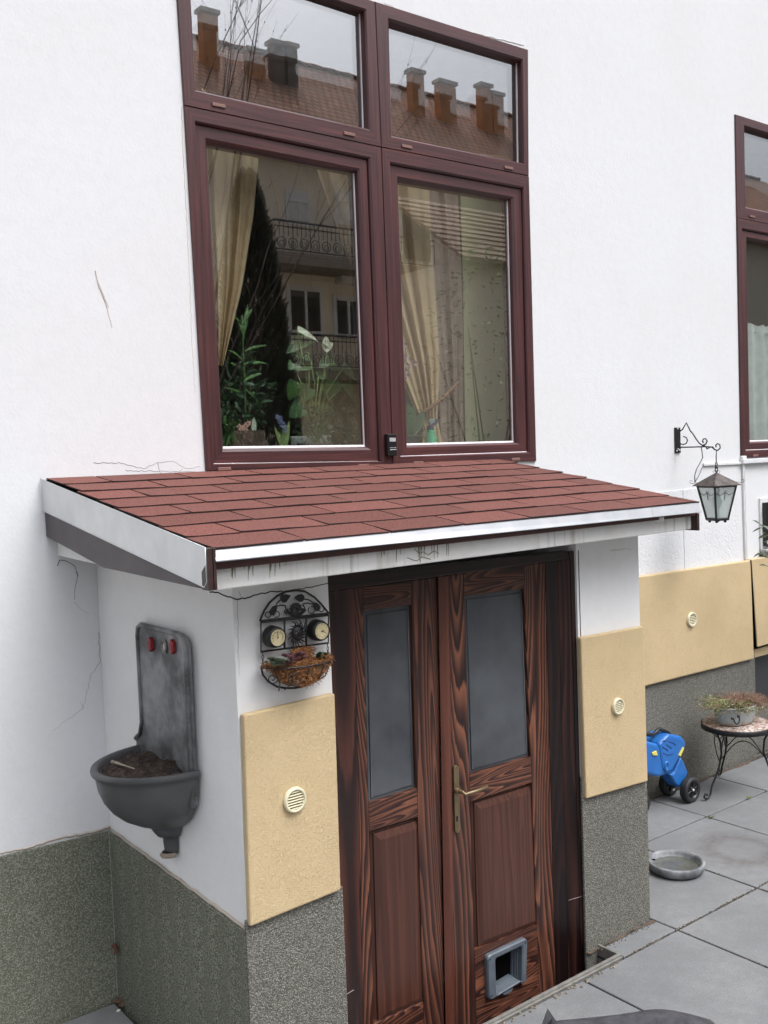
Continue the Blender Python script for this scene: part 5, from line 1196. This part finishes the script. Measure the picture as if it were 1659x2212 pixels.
m = MB(); m.tube([(RW.x+.03, .12, aty(1625, 715, .10).z), (RW.x+1.87, .12, aty(1625, 715, .10).z)], .005, 6); tag(m.build('curtain_rod', WPL), 'thin white rod carrying the lace half curtain', 'curtain rod')

def W(x, y, Y=YI): return aty(*zw(x, y), Y)
def on(p, z=SILZ): return V((p.x, p.y, z))
# tree slice
a, b = W(215, 480, .17), W(595, 490, .17); cc = (a+b)/2; rr_ = (b.x-a.x)/2
m = MB(); n = 40; zt_ = a.z+.004
loops = [[(cc.x+rr_*(1+.04*noise.noise(V((math.cos(q)*3, math.sin(q)*3, z_*30))))*math.cos(q), .17+rr_*.42*math.sin(q), z_) for q in [2*math.pi*k/n for k in range(n)]] for z_ in (SILZ, SILZ+.03, SILZ+.06, zt_)]
for A, B in zip(loops, loops[1:]):
    for k in range(n): m.face([A[k], A[(k+1) % n], B[(k+1) % n], B[k]], 0, True)
m.face(loops[-1], 1); st_ = m.build('tree_slice', [mat('log_bark', (.17, .12, .09), .95, col2=(.06, .042, .032), vs=26, bs=34, bstr=1, bd=.01), mat('cut_wood', (.40, .30, .2), .8, vs=10)]); tag(st_, 'section of tree trunk with bark standing on the inner sill at the left', 'log')
def flat(name, pts, Y, th, mt, label, cat_, bev=.0008):
    m = MB(); q = [W(*p, Y) for p in pts]; m.px([(p.x, p.z) for p in q], Y, th); o = m.build(name, mt, None, bev, 1); return tag(o, label, cat_)
BY = .14
bf = thing('butterfly_ornament', 'pale pink cut-out butterfly ornament on the tree slice', 'ornament', on(W(385, 480, BY), zt_))
PINK = mat('pale_pink_wood', (.62, .38, .32), .6)
for nm, pts in (('wing', [(378, 440), (330, 430), (300, 385), (295, 366), (330, 370), (365, 400), (383, 430)]), ('wing', [(390, 430), (415, 395), (450, 378), (475, 380), (470, 410), (435, 440), (392, 445)]), ('wing', [(380, 440), (350, 450), (368, 472), (385, 476)]), ('wing', [(390, 442), (440, 448), (452, 478), (420, 478), (392, 470)])):
    m = MB(); m.px([(W(*p, BY).x, W(*p, BY).z) for p in pts], BY, .003); m.build('wing', PINK, bf)
m = MB(); m.tube([W(386, 415, BY), W(386, 482, BY)], .002, 5); m.build('butterfly_body', PINK, bf)
m = MB()
for pts in ([(318, 385), (345, 405), (335, 412)], [(350, 412), (368, 430), (355, 430)], [(425, 405), (450, 392), (445, 412)], [(408, 425), (430, 412), (425, 430)], [(408, 455), (425, 458), (428, 470)]): m.px([(W(*p, BY-.0006).x, W(*p, BY-.0006).z) for p in pts], BY-.0006, .0005)
m.build('cut_out', mat('cut_out_shadow', (.12, .06, .05), .9), bf)
flat('leaf_ornament', [(498, 342), (512, 372), (522, 420), (520, 462), (510, 482), (482, 482), (474, 440), (480, 390)], .13, .003, mat('pale_mint_wood', (.50, .60, .48), .6), 'pale mint leaf shaped ornament upright beside the pink butterfly', 'ornament')
# hyacinth
hy = thing('hyacinth', 'blue hyacinth with broad green leaves on the inner sill', 'flower', on(W(765, 600, .12)))
m = MB(); b0 = on(W(775, 615, .12))
for (x, y, w_) in ((688, 425, .022), (770, 390, .024), (825, 370, .022), (800, 470, .018), (735, 470, .018)): m.leaf(b0, W(x, y, .12), w_, (0, -1, .1), 0, .03, 4)
m.build('leaf', G_LITE, hy)
m = MB()
for k in range(60):
    t = random.random(); c = W(715+75*t+random.uniform(-22, 22), 335+130*t+random.uniform(-20, 20), .125+random.uniform(-.015, .01))
    for j in range(4): a_ = random.uniform(0, 6.28); m.leaf(c, c+V((math.cos(a_), random.uniform(-.8, .2), math.sin(a_))).normalized()*.010, .005)
m.build('flower_spike', mat('blue_petals', (.20, .24, .46), .6, col2=(.36, .40, .60), vs=60), hy)
# white oval planter + tray
a, b = W(860, 540, .18), W(1222, 540, .18); cc = (a+b)/2; rr_ = (b.x-a.x)/2
wp = thing('white_planter', 'white oval planter on the inner sill behind the left pane', 'planter', on(cc)); zt2_ = W(1000, 515, .18).z; MINT = mat('white_ceramic', (.62, .68, .64), .35)
m = MB(); m.lathe((cc.x, .20, 0), [(.0001, SILZ+.002), (rr_*.94, SILZ), (rr_, zt2_-.01), (rr_, zt2_), (rr_*.95, zt2_), (rr_*.94, zt2_-.02), (.0001, zt2_-.02)], 36, sy=.45); m.build('planter_body', MINT, wp)
a, b = W(918, 580, .10), W(1222, 575, .10); m = MB(); m.box((a.x, .10, SILZ), (b.x, .125, a.z)); tag(m.build('tray', mat('grey_tray', (.07, .07, .065), .6), None, .004), 'dark grey tray in front of the white planter', 'tray')
def bush(name, label, c, sx, sy, sz, n, l_, w_, mt, root, loc=None, heart=False, stems=12, catn='plant'):
    t_ = thing(name, label, catn, root); m = MB(); s_ = MB()
    for k in range(n):
        q = V((random.gauss(0, .45), random.gauss(0, .45), random.gauss(0, .45))); p = V((c.x+q.x*sx, c.y+q.y*sy, c.z+q.z*sz)); d = V((q.x*1.2+random.uniform(-.5, .5), random.uniform(-.9, .3), q.z+random.uniform(-.6, .7))).normalized()
        m.leaf(p, p+d*l_*random.uniform(.6, 1.2), w_*random.uniform(.7, 1.1), None, 0, .2, 3, heart)
        if k < stems: s_.tube([root, root.lerp(p, .5)+V((0, 0, .02)), p], .0022, 4)
    m.build('foliage', mt, t_); s_.build('stem', G_MID, t_); return t_
bush('jade_plant', 'dark glossy round leaved plant in front of the white planter', W(1080, 400, .15), .085, .05, .075, 190, .022, .017, leafm('jade_leaf', (.035, .10, .055), (.015, .05, .03), .3), on(W(1080, 570, .115), SILZ+.03))
an = thing('anthurium', 'tall anthurium with heart shaped leaves and pale flowers behind the left pane', 'plant', on(W(1050, 540, .22)))
m = MB(); s_ = MB(); fl2 = MB(); rt = on(V((W(1040, 540, .22).x, .22, 0)), SILZ+.05)
def A2(x, y, Y=.22): return aty(*z2(x, y), Y)
for (x, y, dx, dy, w_, k) in ((790, 1330, -130, 90, .085, 0), (800, 1460, -125, -40, .075, 0), (790, 1500, -110, 30, .08, 0), (930, 1470, -70, 40, .08, 0), (900, 1500, 110, 30, .085, 0), (1000, 1530, 100, 60, .09, 0), (850, 1580, 70, -40, .06, 0), (720, 1610, -50, 110, .09, 0), (880, 1640, 80, 120, .11, 0), (790, 1640, -80, 100, .1, 0), (1010, 1620, 60, 90, .08, 0), (700, 1500, -30, 30, .06, 0), (950, 1600, -40, 120, .09, 0), (860, 1760, 110, 40, .09, 0), (760, 1760, -90, 60, .1, 0)):
    p = A2(x, y); q = A2(x+dx, y+dy, .22+random.uniform(-.03, .03)); s_.tube([rt, rt.lerp(p, .6)+V((random.uniform(-.02, .02), 0, .03)), p], .003, 5); m.leaf(p, q, w_, (0, -.9, .6), 0, .15, 6, True)
for (x, y, pts) in ((722, 1290, ((0, 0), (128, 50), (60, 75))), (905, 1400, None)):
    p = A2(x, y, .20); s_.tube([rt, rt.lerp(p, .55)+V((.01, 0, .02)), p], .0028, 5)
fl2.leaf(A2(722, 1290, .2), A2(855, 1350, .19), .055, (0, -.8, .7), 0, .1, 6, True); fl2.leaf(A2(880, 1405, .2), A2(945, 1370, .19), .05, (0, -1, .2), 0, .1, 6, True); fl2.leaf(A2(880, 1350, .2), A2(935, 1400, .19), .05, (0, -1, .4), 0, .1, 6, True); fl2.leaf(A2(1085, 1330, .2), A2(1088, 1490, .19), .03, (0, -1, 0), 0, .1, 6)
m.build('leaf', leafm('anthurium_leaf', (.085, .20, .055), (.035, .10, .03), .35), an); s_.build('stem', G_LITE, an); fl2.build('flower', mat('white_spathe', (.80, .88, .68), .5), an)
bb = thing('lucky_bamboo', 'slender cane plant with long narrow leaves at the left of the left pane', 'plant', on(A2(395, 2000, .27)))
m = MB(); s_ = MB(); st0 = on(A2(395, 2000, .27)); tp = A2(385, 1340, .27); s_.tube([st0, A2(400, 1700, .27), tp, A2(380, 1200, .27)], .006, 6, r2=.003)
for (x, y, dx, dy, w_) in ((390, 1500, 150, -30, .022), (400, 1420, 135, -60, .02), (380, 1540, -60, -60, .03), (385, 1480, -70, -80, .03), (395, 1350, -30, -150, .02), (385, 1330, 40, -200, .02), (400, 1690, -120, -70, .02), (390, 1650, 120, 80, .025), (380, 1260, 60, -110, .018), (380, 1250, -70, -60, .018), (400, 1600, 100, -60, .02)):
    p = A2(x, y, .27); m.leaf(p, A2(x+dx, y+dy, .25), w_, (0, -.6, .8), 0, .2, 5)
m.build('leaf', G_MID, bb); s_.build('stem', G_MID, bb)
bush('houseplant', 'dense low green plant at the left end of the inner sill behind the tree slice', A2(330, 1700, .30), .17, .05, .17, 340, .06, .018, G_DARK, on(A2(330, 2000, .34)))
bush('houseplant', 'arching green plant spilling in front of the tree slice at the far left', W(225, 450, .15), .03, .03, .035, 26, .07, .02, G_MID, on(W(205, 560, .15)))
bush('houseplant', 'dark leafy plant at the right end of the left pane behind the white planter', A2(980, 1760, .30), .17, .05, .17, 330, .055, .028, G_DARK, on(A2(1000, 2000, .34)))
bush('houseplant', 'low grey green plant in the right bottom corner of the left pane', W(1420, 530, .13), .05, .03, .045, 50, .03, .018, leafm('bluish_leaf', (.07, .13, .10), (.03, .07, .05)), on(W(1420, 600, .13)))
# right pane: orchid, pot plant, bottle, spray bottle
def S5(x, y, Y=.13): return aty(*zs(x, y), Y)
bp = thing('black_pot', 'black square plastic pot at the left of the right pane', 'pot', on(S5(460, 490, .15))); a, b = S5(365, 375, .14), S5(560, 372, .14)
m = MB(); m.box((a.x-.03, .14, SILZ), (b.x, .20, a.z)); m.build('pot_body', mat('dark_pot', (.035, .045, .045), .4), bp, .004)
pp_ = thing('broad_leaf_plant', 'dark green broad leaved plant in the black pot behind the right pane', 'plant', on(S5(430, 380, .17), a.z)); m = MB(); r0_ = V((S5(415, 372, .17).x, .17, a.z-.01))
for (x, y, w_) in ((360, 60, .05), (470, -40, .055), (410, -90, .05), (640, 60, .045), (560, 90, .04), (350, 10, .05), (600, 20, .035), (380, 180, .04)): m.leaf(r0_, S5(x, y, .16), w_, (0, -1, .2), 0, .08, 5)
m.build('leaf', leafm('dracaena_leaf', (.05, .14, .07), (.025, .07, .035)), pp_)
orc = thing('orchid', 'white orchid flowers speckled dark red at the left edge of the right pane', 'flower', on(S5(400, 380, .24), SILZ)); m = MB(); s_ = MB(); s_.tube([on(aty(*z3(290, 1700), .24)), aty(*z3(285, 1500), .24), aty(*z3(300, 1300), .23), aty(*z3(292, 1190), .22)], .003, 5); s_.build('stem', G_MID, orc)
for (x, y) in ((290, 1205), (292, 1280), (325, 1300), (300, 1330), (355, 1325), (290, 1370), (312, 1345), (285, 1420), (305, 1400)):
    c = aty(*z3(x, y), .20)
    for k in range(5): a_ = k*1.257+random.random(); m.leaf(c, c+V((math.cos(a_)*.016, -.004, math.sin(a_)*.016)), .013, (0, -1, 0), k % 5 == 0 and 1 or 0)
m.build('petal', [mat('orchid_petal', (.55, .45, .52), .6, col2=(.22, .08, .12), vs=110, stops=(.42, .55)), mat('orchid_throat', (.20, .02, .05), .6)], orc)
sb = thing('spray_bottle', 'mint green spray bottle with dark blue trigger head on the inner sill', 'spray bottle', on(S5(740, 490, .11))); c = S5(740, 490, .11); NAVY = mat('navy_plastic', (.012, .03, .14), .4)
zt3 = S5(740, 305, .11).z; hw_ = (S5(828, 490, .11).x-S5(652, 490, .11).x)/2; m = MB(); m.lathe((c.x, .13, 0), [(.0001, SILZ), (hw_, SILZ), (hw_, SILZ+.006), (hw_*.42, zt3), (hw_*.38, zt3+.004)], 28); m.build('bottle_body', mat('mint_plastic', (.10, .58, .33), .35), sb)
zt4 = S5(740, 240, .11).z; m = MB(); m.lathe((c.x, .13, 0), [(hw_*.44, zt3+.002), (hw_*.44, zt4), (.0001, zt4)], 20); m.px([(S5(*p, .115).x, S5(*p, .115).z) for p in [(715, 240), (770, 240), (800, 205), (810, 150), (775, 150), (770, 190), (740, 205)]], .115, .025); m.build('trigger_head', NAVY, sb, .002)
m = MB(); m.px([(S5(*p, .12).x, S5(*p, .12).z) for p in [(690, 150), (770, 145), (760, 195), (720, 230), (700, 232), (700, 200), (680, 190)]], .12, .018); m.build('nozzle', mat('pale_nozzle', (.36, .46, .42), .4), sb, .002)
dbt = thing('dropper_bottle', 'little brown glass bottle with a yellow label beside the spray bottle', 'bottle', on(S5(598, 490, .11))); c = S5(598, 490, .11); z_a, z_b, z_c = S5(600, 395, .11).z, S5(600, 370, .11).z, S5(600, 333, .11).z
m = MB(); m.lathe((c.x, .12, 0), [(.0001, SILZ), (.0125, SILZ), (.0125, z_a), (.0085, z_b), (.0075, z_b)], 20); m.build('bottle_body', mat('amber_glass', (.06, .022, .010), .2), dbt)
m = MB(); m.lathe((c.x, .12, 0), [(.0085, z_b), (.0085, z_c), (.0001, z_c)], 16); m.build('cap', PLASTIC, dbt); m = MB(); q = S5(600, 450, .107); m.px([(c.x-.006, q.z-.010), (c.x+.006, q.z-.010), (c.x+.006, q.z+.008), (c.x-.006, q.z+.008)], .1065, .002); m.build('bottle_label', mat('label_yellow', (.60, .45, .12), .6), dbt)

# ================================================================== ACROSS THE COURTYARD (seen in the window glass)
FY = 20
FAC = m_plaster('ochre_facade', (.82, .72, .56), (.70, .60, .47), .5, .2, 20)
DARKG = mat('dark_pane', (.03, .035, .04), .12, spec=.8); PALEF = mat('pale_window_frame', (.82, .80, .76), .6)
opp = thing('apartment_building', 'ochre apartment building with balconies and red tiled roof mirrored in the window panes', 'building', (18, -24, 0))
ez = 10.6; ry, rz_ = -25.0, 15.3; X0b, X1b = 2, 46
m = MB(); m.box((X0b, -30, 0), (X1b, -FY, ez)); m.build('wall', FAC, opp)
def m_tiles():
    mm, t, b = nodes('old_clay_roof_tiles'); v = coords(t); br_ = t.nodes.new('ShaderNodeTexBrick'); sx = t.nodes.new('ShaderNodeSeparateXYZ'); cb = t.nodes.new('ShaderNodeCombineXYZ'); t.links.new(v, sx.inputs[0]); t.links.new(sx.outputs[0], cb.inputs[0]); t.links.new(math_(t, 'MULTIPLY', sx.outputs[2], 1.4), cb.inputs[1])
    br_.inputs['Scale'].default_value = 1; br_.inputs['Brick Width'].default_value = .28; br_.inputs['Row Height'].default_value = .30; br_.inputs['Mortar Size'].default_value = .035; br_.inputs['Color1'].default_value = (.60, .29, .17, 1); br_.inputs['Color2'].default_value = (.42, .21, .13, 1); br_.inputs['Mortar'].default_value = (.10, .05, .04, 1)
    t.links.new(cb.outputs[0], br_.inputs['Vector']); c = mixc(t, ramp(t, noi(t, v, .6, 5, .7), [(.4, (0, 0, 0)), (.7, (.6, .6, .6))]), br_.outputs['Color'], (.24, .17, .12)); t.links.new(c, b.inputs['Base Color']); b.inputs['Roughness'].default_value = .85; return mm
TILES = m_tiles()
m = MB(); m.prism([(X0b-.3, -FY+.45, ez-.15), (X1b, -FY+.45, ez-.15), (X1b, ry, rz_), (X0b-.3, ry, rz_)], (0, 0, .12)); m.prism([(X0b-.3, ry, rz_), (X1b, ry, rz_), (X1b, -30.4, ez-.15), (X0b-.3, -30.4, ez-.15)], (0, 0, .12))
m.tube([(X0b-.3+k*.35, ry, rz_+.16+.03*(k % 2)) for k in range(126)], .09, 5); roof = m.build('roof', TILES, opp)
BRK = mat('orange_brick', (.74, .36, .17), .85, col2=(.58, .27, .12), vs=3, bs=10, bstr=.4); CAPM = mat('chimney_cap', (.62, .57, .50), .85)
GREYC = mat('grey_rendered_brick', (.22, .19, .16), .9, vs=3)
for (u0, u1, v0, v1, mt) in ((438, 478, 22, 130, BRK), (538, 580, 108, 205, BRK), (590, 622, 92, 170, GREYC), (622, 650, 98, 165, GREYC), (884, 916, 155, 210, BRK), (944, 985, 178, 270, BRK), (1034, 1062, 186, 240, BRK), (1060, 1088, 205, 250, BRK)):
    v0 -= 10; u0 += 3; u1 -= 3; a, b = ref(u0, v0, 23.2), ref(u1, v0, 23.2); x0_, x1_ = a.x, b.x; zt5 = a.z; yc = -23.2; m = MB(); m.box((x0_, yc-.3, 12.0), (x1_, yc, zt5-.18)); c_ = m.build('chimney', mt, roof)
    m = MB(); m.box((x0_-.06, yc-.36, zt5-.12), (x1_+.06, yc+.06, zt5)); m.build('chimney_cap', CAPM, roof)
def owin(u0, u1, v0, v1, shut=0.3, mode=0):
    a, b = ref(u0, v0, FY), ref(u1, v0, FY); zb_ = ref(u0, v1, FY).z; x0_, x1_, z1_ = a.x, b.x, a.z
    m = MB(); m.box((x0_-.12, -FY+.001, zb_-.12), (x1_+.12, -FY+.06, z1_+.12)); wn = m.build('window', PALEF, opp)
    m = MB(); m.box((x0_, -FY+.055, zb_), (x1_, -FY+.075, z1_)); m.build('pane', DARKG if mode else mat('curtained_pane', (.80, .74, .66), .5), wn)
    m = MB(); m.box((x0_-.02, -FY+.07, z1_-(z1_-zb_)*shut), (x1_+.02, -FY+.12, z1_+.02)); xm_ = (x0_+x1_)/2; m.box((xm_-.04, -FY+.072, zb_), (xm_+.04, -FY+.10, z1_)); m.build('roller_shutter', PALEF, wn)
for du in (0, 105): owin(625+du, 664+du, 418, 474)
owin(628, 690, 622, 712, .05, 1); owin(728, 775, 645, 720, .05, 1)
for k in range(5):
    x = 17.5+k*3.6
    for z0_ in (1.2, 4.6, 7.9):
        m = MB(); m.box((x, -FY+.001, z0_), (x+1.3, -FY+.06, z0_+1.7)); wn = m.build('window', PALEF, opp); m = MB(); m.box((x+.12, -FY+.055, z0_+.12), (x+1.18, -FY+.075, z0_+1.58)); m.build('pane', DARKG, wn)
for (v_t, v_b, v_s, z_) in ((478, 545, 575, 0), (716, 790, 820, 1)):
    xa, xb = ref(596 if z_ == 0 else 600, v_t, FY-1.1).x, ref(596, v_t, FY-1.1).x+5.6; zt6, zb6 = ref(690, (v_t+v_t+14)/2, FY-1.1).z, ref(690, v_b, FY-1.1).z; zs6 = ref(690, v_s, FY-1.1).z
    m = MB(); m.box((xa, -FY-.05, zs6), (xb, -FY+1.15, zb6-.06)); bal = m.build('balcony', mat('balcony_slab', (.30, .25, .20), .9), opp)
    m = MB(); yb = -FY+1.1
    m.tube([(xa, yb, zt6), (xb, yb, zt6)], .03, 4); m.tube([(xa, yb, zb6), (xb, yb, zb6)], .02, 4); m.tube([(xa, yb, zt6-.15), (xb, yb, zt6-.15)], .013, 4); m.tube([(xa, yb, zt6), (xa, -FY, zt6)], .03, 4)
    n = int((xb-xa)/.14)
    for k in range(n+1):
        x = xa+(xb-xa)*k/n; h0 = zb6 if k % 3 else zb6; m.tube([(x, yb, h0+(.36 if k % 2 else 0)), (x, yb, zt6)], .012, 4)
    for k in range(int((xb-xa)/.36)):
        x = xa+.2+k*.36; m.tube([(x+.14*math.cos(q), yb, zb6+.18+.14*math.sin(q)) for q in [2*math.pi*i/12 for i in range(12)]], .014, 4, closed=True); m.tube([(x+.07*math.cos(q), yb, zb6+.16+.07*math.sin(q)) for q in [2*math.pi*i/10 for i in range(10)]], .012, 4, closed=True)
    m.build('railing', BLACK, bal)
a = ref(725, 592, FY); b = ref(762, 618, FY); m = MB(); m.box((a.x, -FY+.001, b.z), (b.x, -FY+.35, a.z)); m.build('air_conditioner', PALEF, opp, .03)
# conifer
cp = ref(553, 700, 8.0); ch_ = ref(560, 380, 8.0).z
con = thing('conifer', 'tall dark narrow conifer mirrored in the left window sash', 'tree', (cp.x, -8, 0)); m = MB(); m.tube([(cp.x, -8, 0), (cp.x, -8, ch_*.9)], .09, 7, r2=.02); m.build('trunk', BARK, con)
m = MB()
for k in range(15000):
    t = random.random() ** .85; z = .15+(ch_-.15)*t; r_ = .64*min(1, (1-t) ** .52*1.15)*(1+.10*noise.noise(V((z*2.2, 3, 0)))); a = random.uniform(0, 6.283); q = random.uniform(.72, 1.04); r_ *= q*(1+.12*noise.noise(V((math.cos(a)*2.5, math.sin(a)*2.5, z*3))))
    p = V((cp.x+r_*math.cos(a), -8+r_*math.sin(a), z)); d = V((math.cos(a)*.5+random.uniform(-.3, .3), math.sin(a)*.5+random.uniform(-.3, .3), .9)).normalized()*random.uniform(.07, .15); s_ = d.cross(V((random.uniform(-1, 1), random.uniform(-1, 1), .2))).normalized()*random.uniform(.012, .03)
    m.add([p-s_, p+s_, p+d*.6+s_*.6, p+d, p+d*.6-s_*.6], [(0, 1, 2, 3, 4)])
m.build('crown', G_CON, con)
# bare tree
def baretree(label, root, tips, spread, seedv):
    random.seed(seedv); t_ = thing('bare_tree', label, 'tree', root); m = MB(); tr = MB(); hub = root+V((0, 0, 1.2)); tr.tube([root, root+V((.03, 0, .6)), hub], .06, 8, r2=.045)
    def grow(p, d, L_, r_, dep):
        pts = [p]; q = p; n = 5
        for k in range(n): d = (d+V((random.gauss(0, .08), random.gauss(0, .08), random.gauss(.04, .05)))).normalized(); q = q+d*L_/n; pts.append(q)
        (tr if dep == 0 else m).tube(pts, r_, 5 if dep < 2 else 3, r2=r_*.5)
        if dep < 3:
            for k in range((5, 4, 3)[dep]):
                b_ = pts[1+random.randrange(n)]; nd = (d+V((random.gauss(0, spread), random.gauss(0, spread), random.gauss(.15, .25)))).normalized(); grow(b_, nd, L_*random.uniform(.4, .62), r_*.48, dep+1)
        elif r_ < .01:
            for k in (2, 4): m.lathe(pts[k], [(.0001, -.012), (.010, 0), (.0001, .016)], 4)
    for tp_ in tips: d = (tp_-hub); grow(hub, d.normalized(), d.length, .022, 0)
    tr.build('trunk', BARK, t_); m.build('crown', TWIG, t_)
baretree('bare budding tree mirrored across the left upper pane', V((ref(432, 900, 6.2).x, -6.2, 0)), [ref(405, 0, 6.2), ref(432, -40, 6.0), ref(470, -10, 6.4), ref(520, -30, 6.2), ref(405, 180, 6.6)], .34, 5)
random.seed(21)
# shed and laurel that show in the right sash
sx0, sx1 = ref(1010, 500, 12).x, ref(1180, 500, 12).x+5; sz0, sz1 = ref(1050, 560, 12).z, ref(1050, 425, 13.6).z
shed = thing('garden_shed', 'low outbuilding with tiled roof mirrored in the right window sash', 'shed', ((sx0+sx1)/2, -13, 0)); m = MB(); m.box((sx0, -15, 0), (sx1, -12.1, sz0)); m.build('wall', FAC, shed)
m = MB()
for k in range(11):
    t = k/11; m.prism([(sx0-.2, -11.8-2.6*t, sz0-.1+(sz1-sz0)*t), (sx1, -11.8-2.6*t, sz0-.1+(sz1-sz0)*t), (sx1, -11.8-2.6*(t+.1), sz0-.1+(sz1-sz0)*(t+.08)), (sx0-.2, -11.8-2.6*(t+.1), sz0-.1+(sz1-sz0)*(t+.08))], (0, 0, .09))
m.build('roof', mat('weathered_tiles', (.34, .25, .17), .9, col2=(.22, .15, .1), vs=2), shed)
lt = thing('evergreen_shrub', 'broad leaved evergreen shrub mirrored in the right window sash', 'shrub', (ref(1040, 700, 7).x, -7, 0)); m = MB(); s_ = MB()
cx_ = ref(1075, 600, 7).x; top_ = ref(1040, 520, 7).z
for k in range(900):
    z = .3+(top_-.3)*random.random(); r_ = 1.35*math.sqrt(max(.02, 1-(z/top_) ** 3))*random.uniform(.45, 1); a = random.uniform(0, 6.283); r_ *= 1+.25*noise.noise(V((math.cos(a)*2, math.sin(a)*2, z*1.5)))
    p = V((cx_+r_*math.cos(a), -7.2+r_*.8*math.sin(a), z)); m.leaf(p, p+V((math.cos(a)+random.uniform(-.8, .8), math.sin(a)+random.uniform(-.8, .8), random.uniform(-.7, .8))).normalized()*random.uniform(.06, .12), random.uniform(.025, .045), None, 0, .2, 2)
for k in range(5): a = k*1.26; s_.tube([(cx_, -7.2, 0), (cx_+.3*math.cos(a), -7.2+.3*math.sin(a), top_*.4), (cx_+.9*math.cos(a), -7.2+.7*math.sin(a), top_*.75)], .022, 5, r2=.006)
m.build('crown', leafm('laurel_leaf', (.26, .31, .17), (.17, .21, .11), .65), lt); s_.build('stem', BARK, lt)
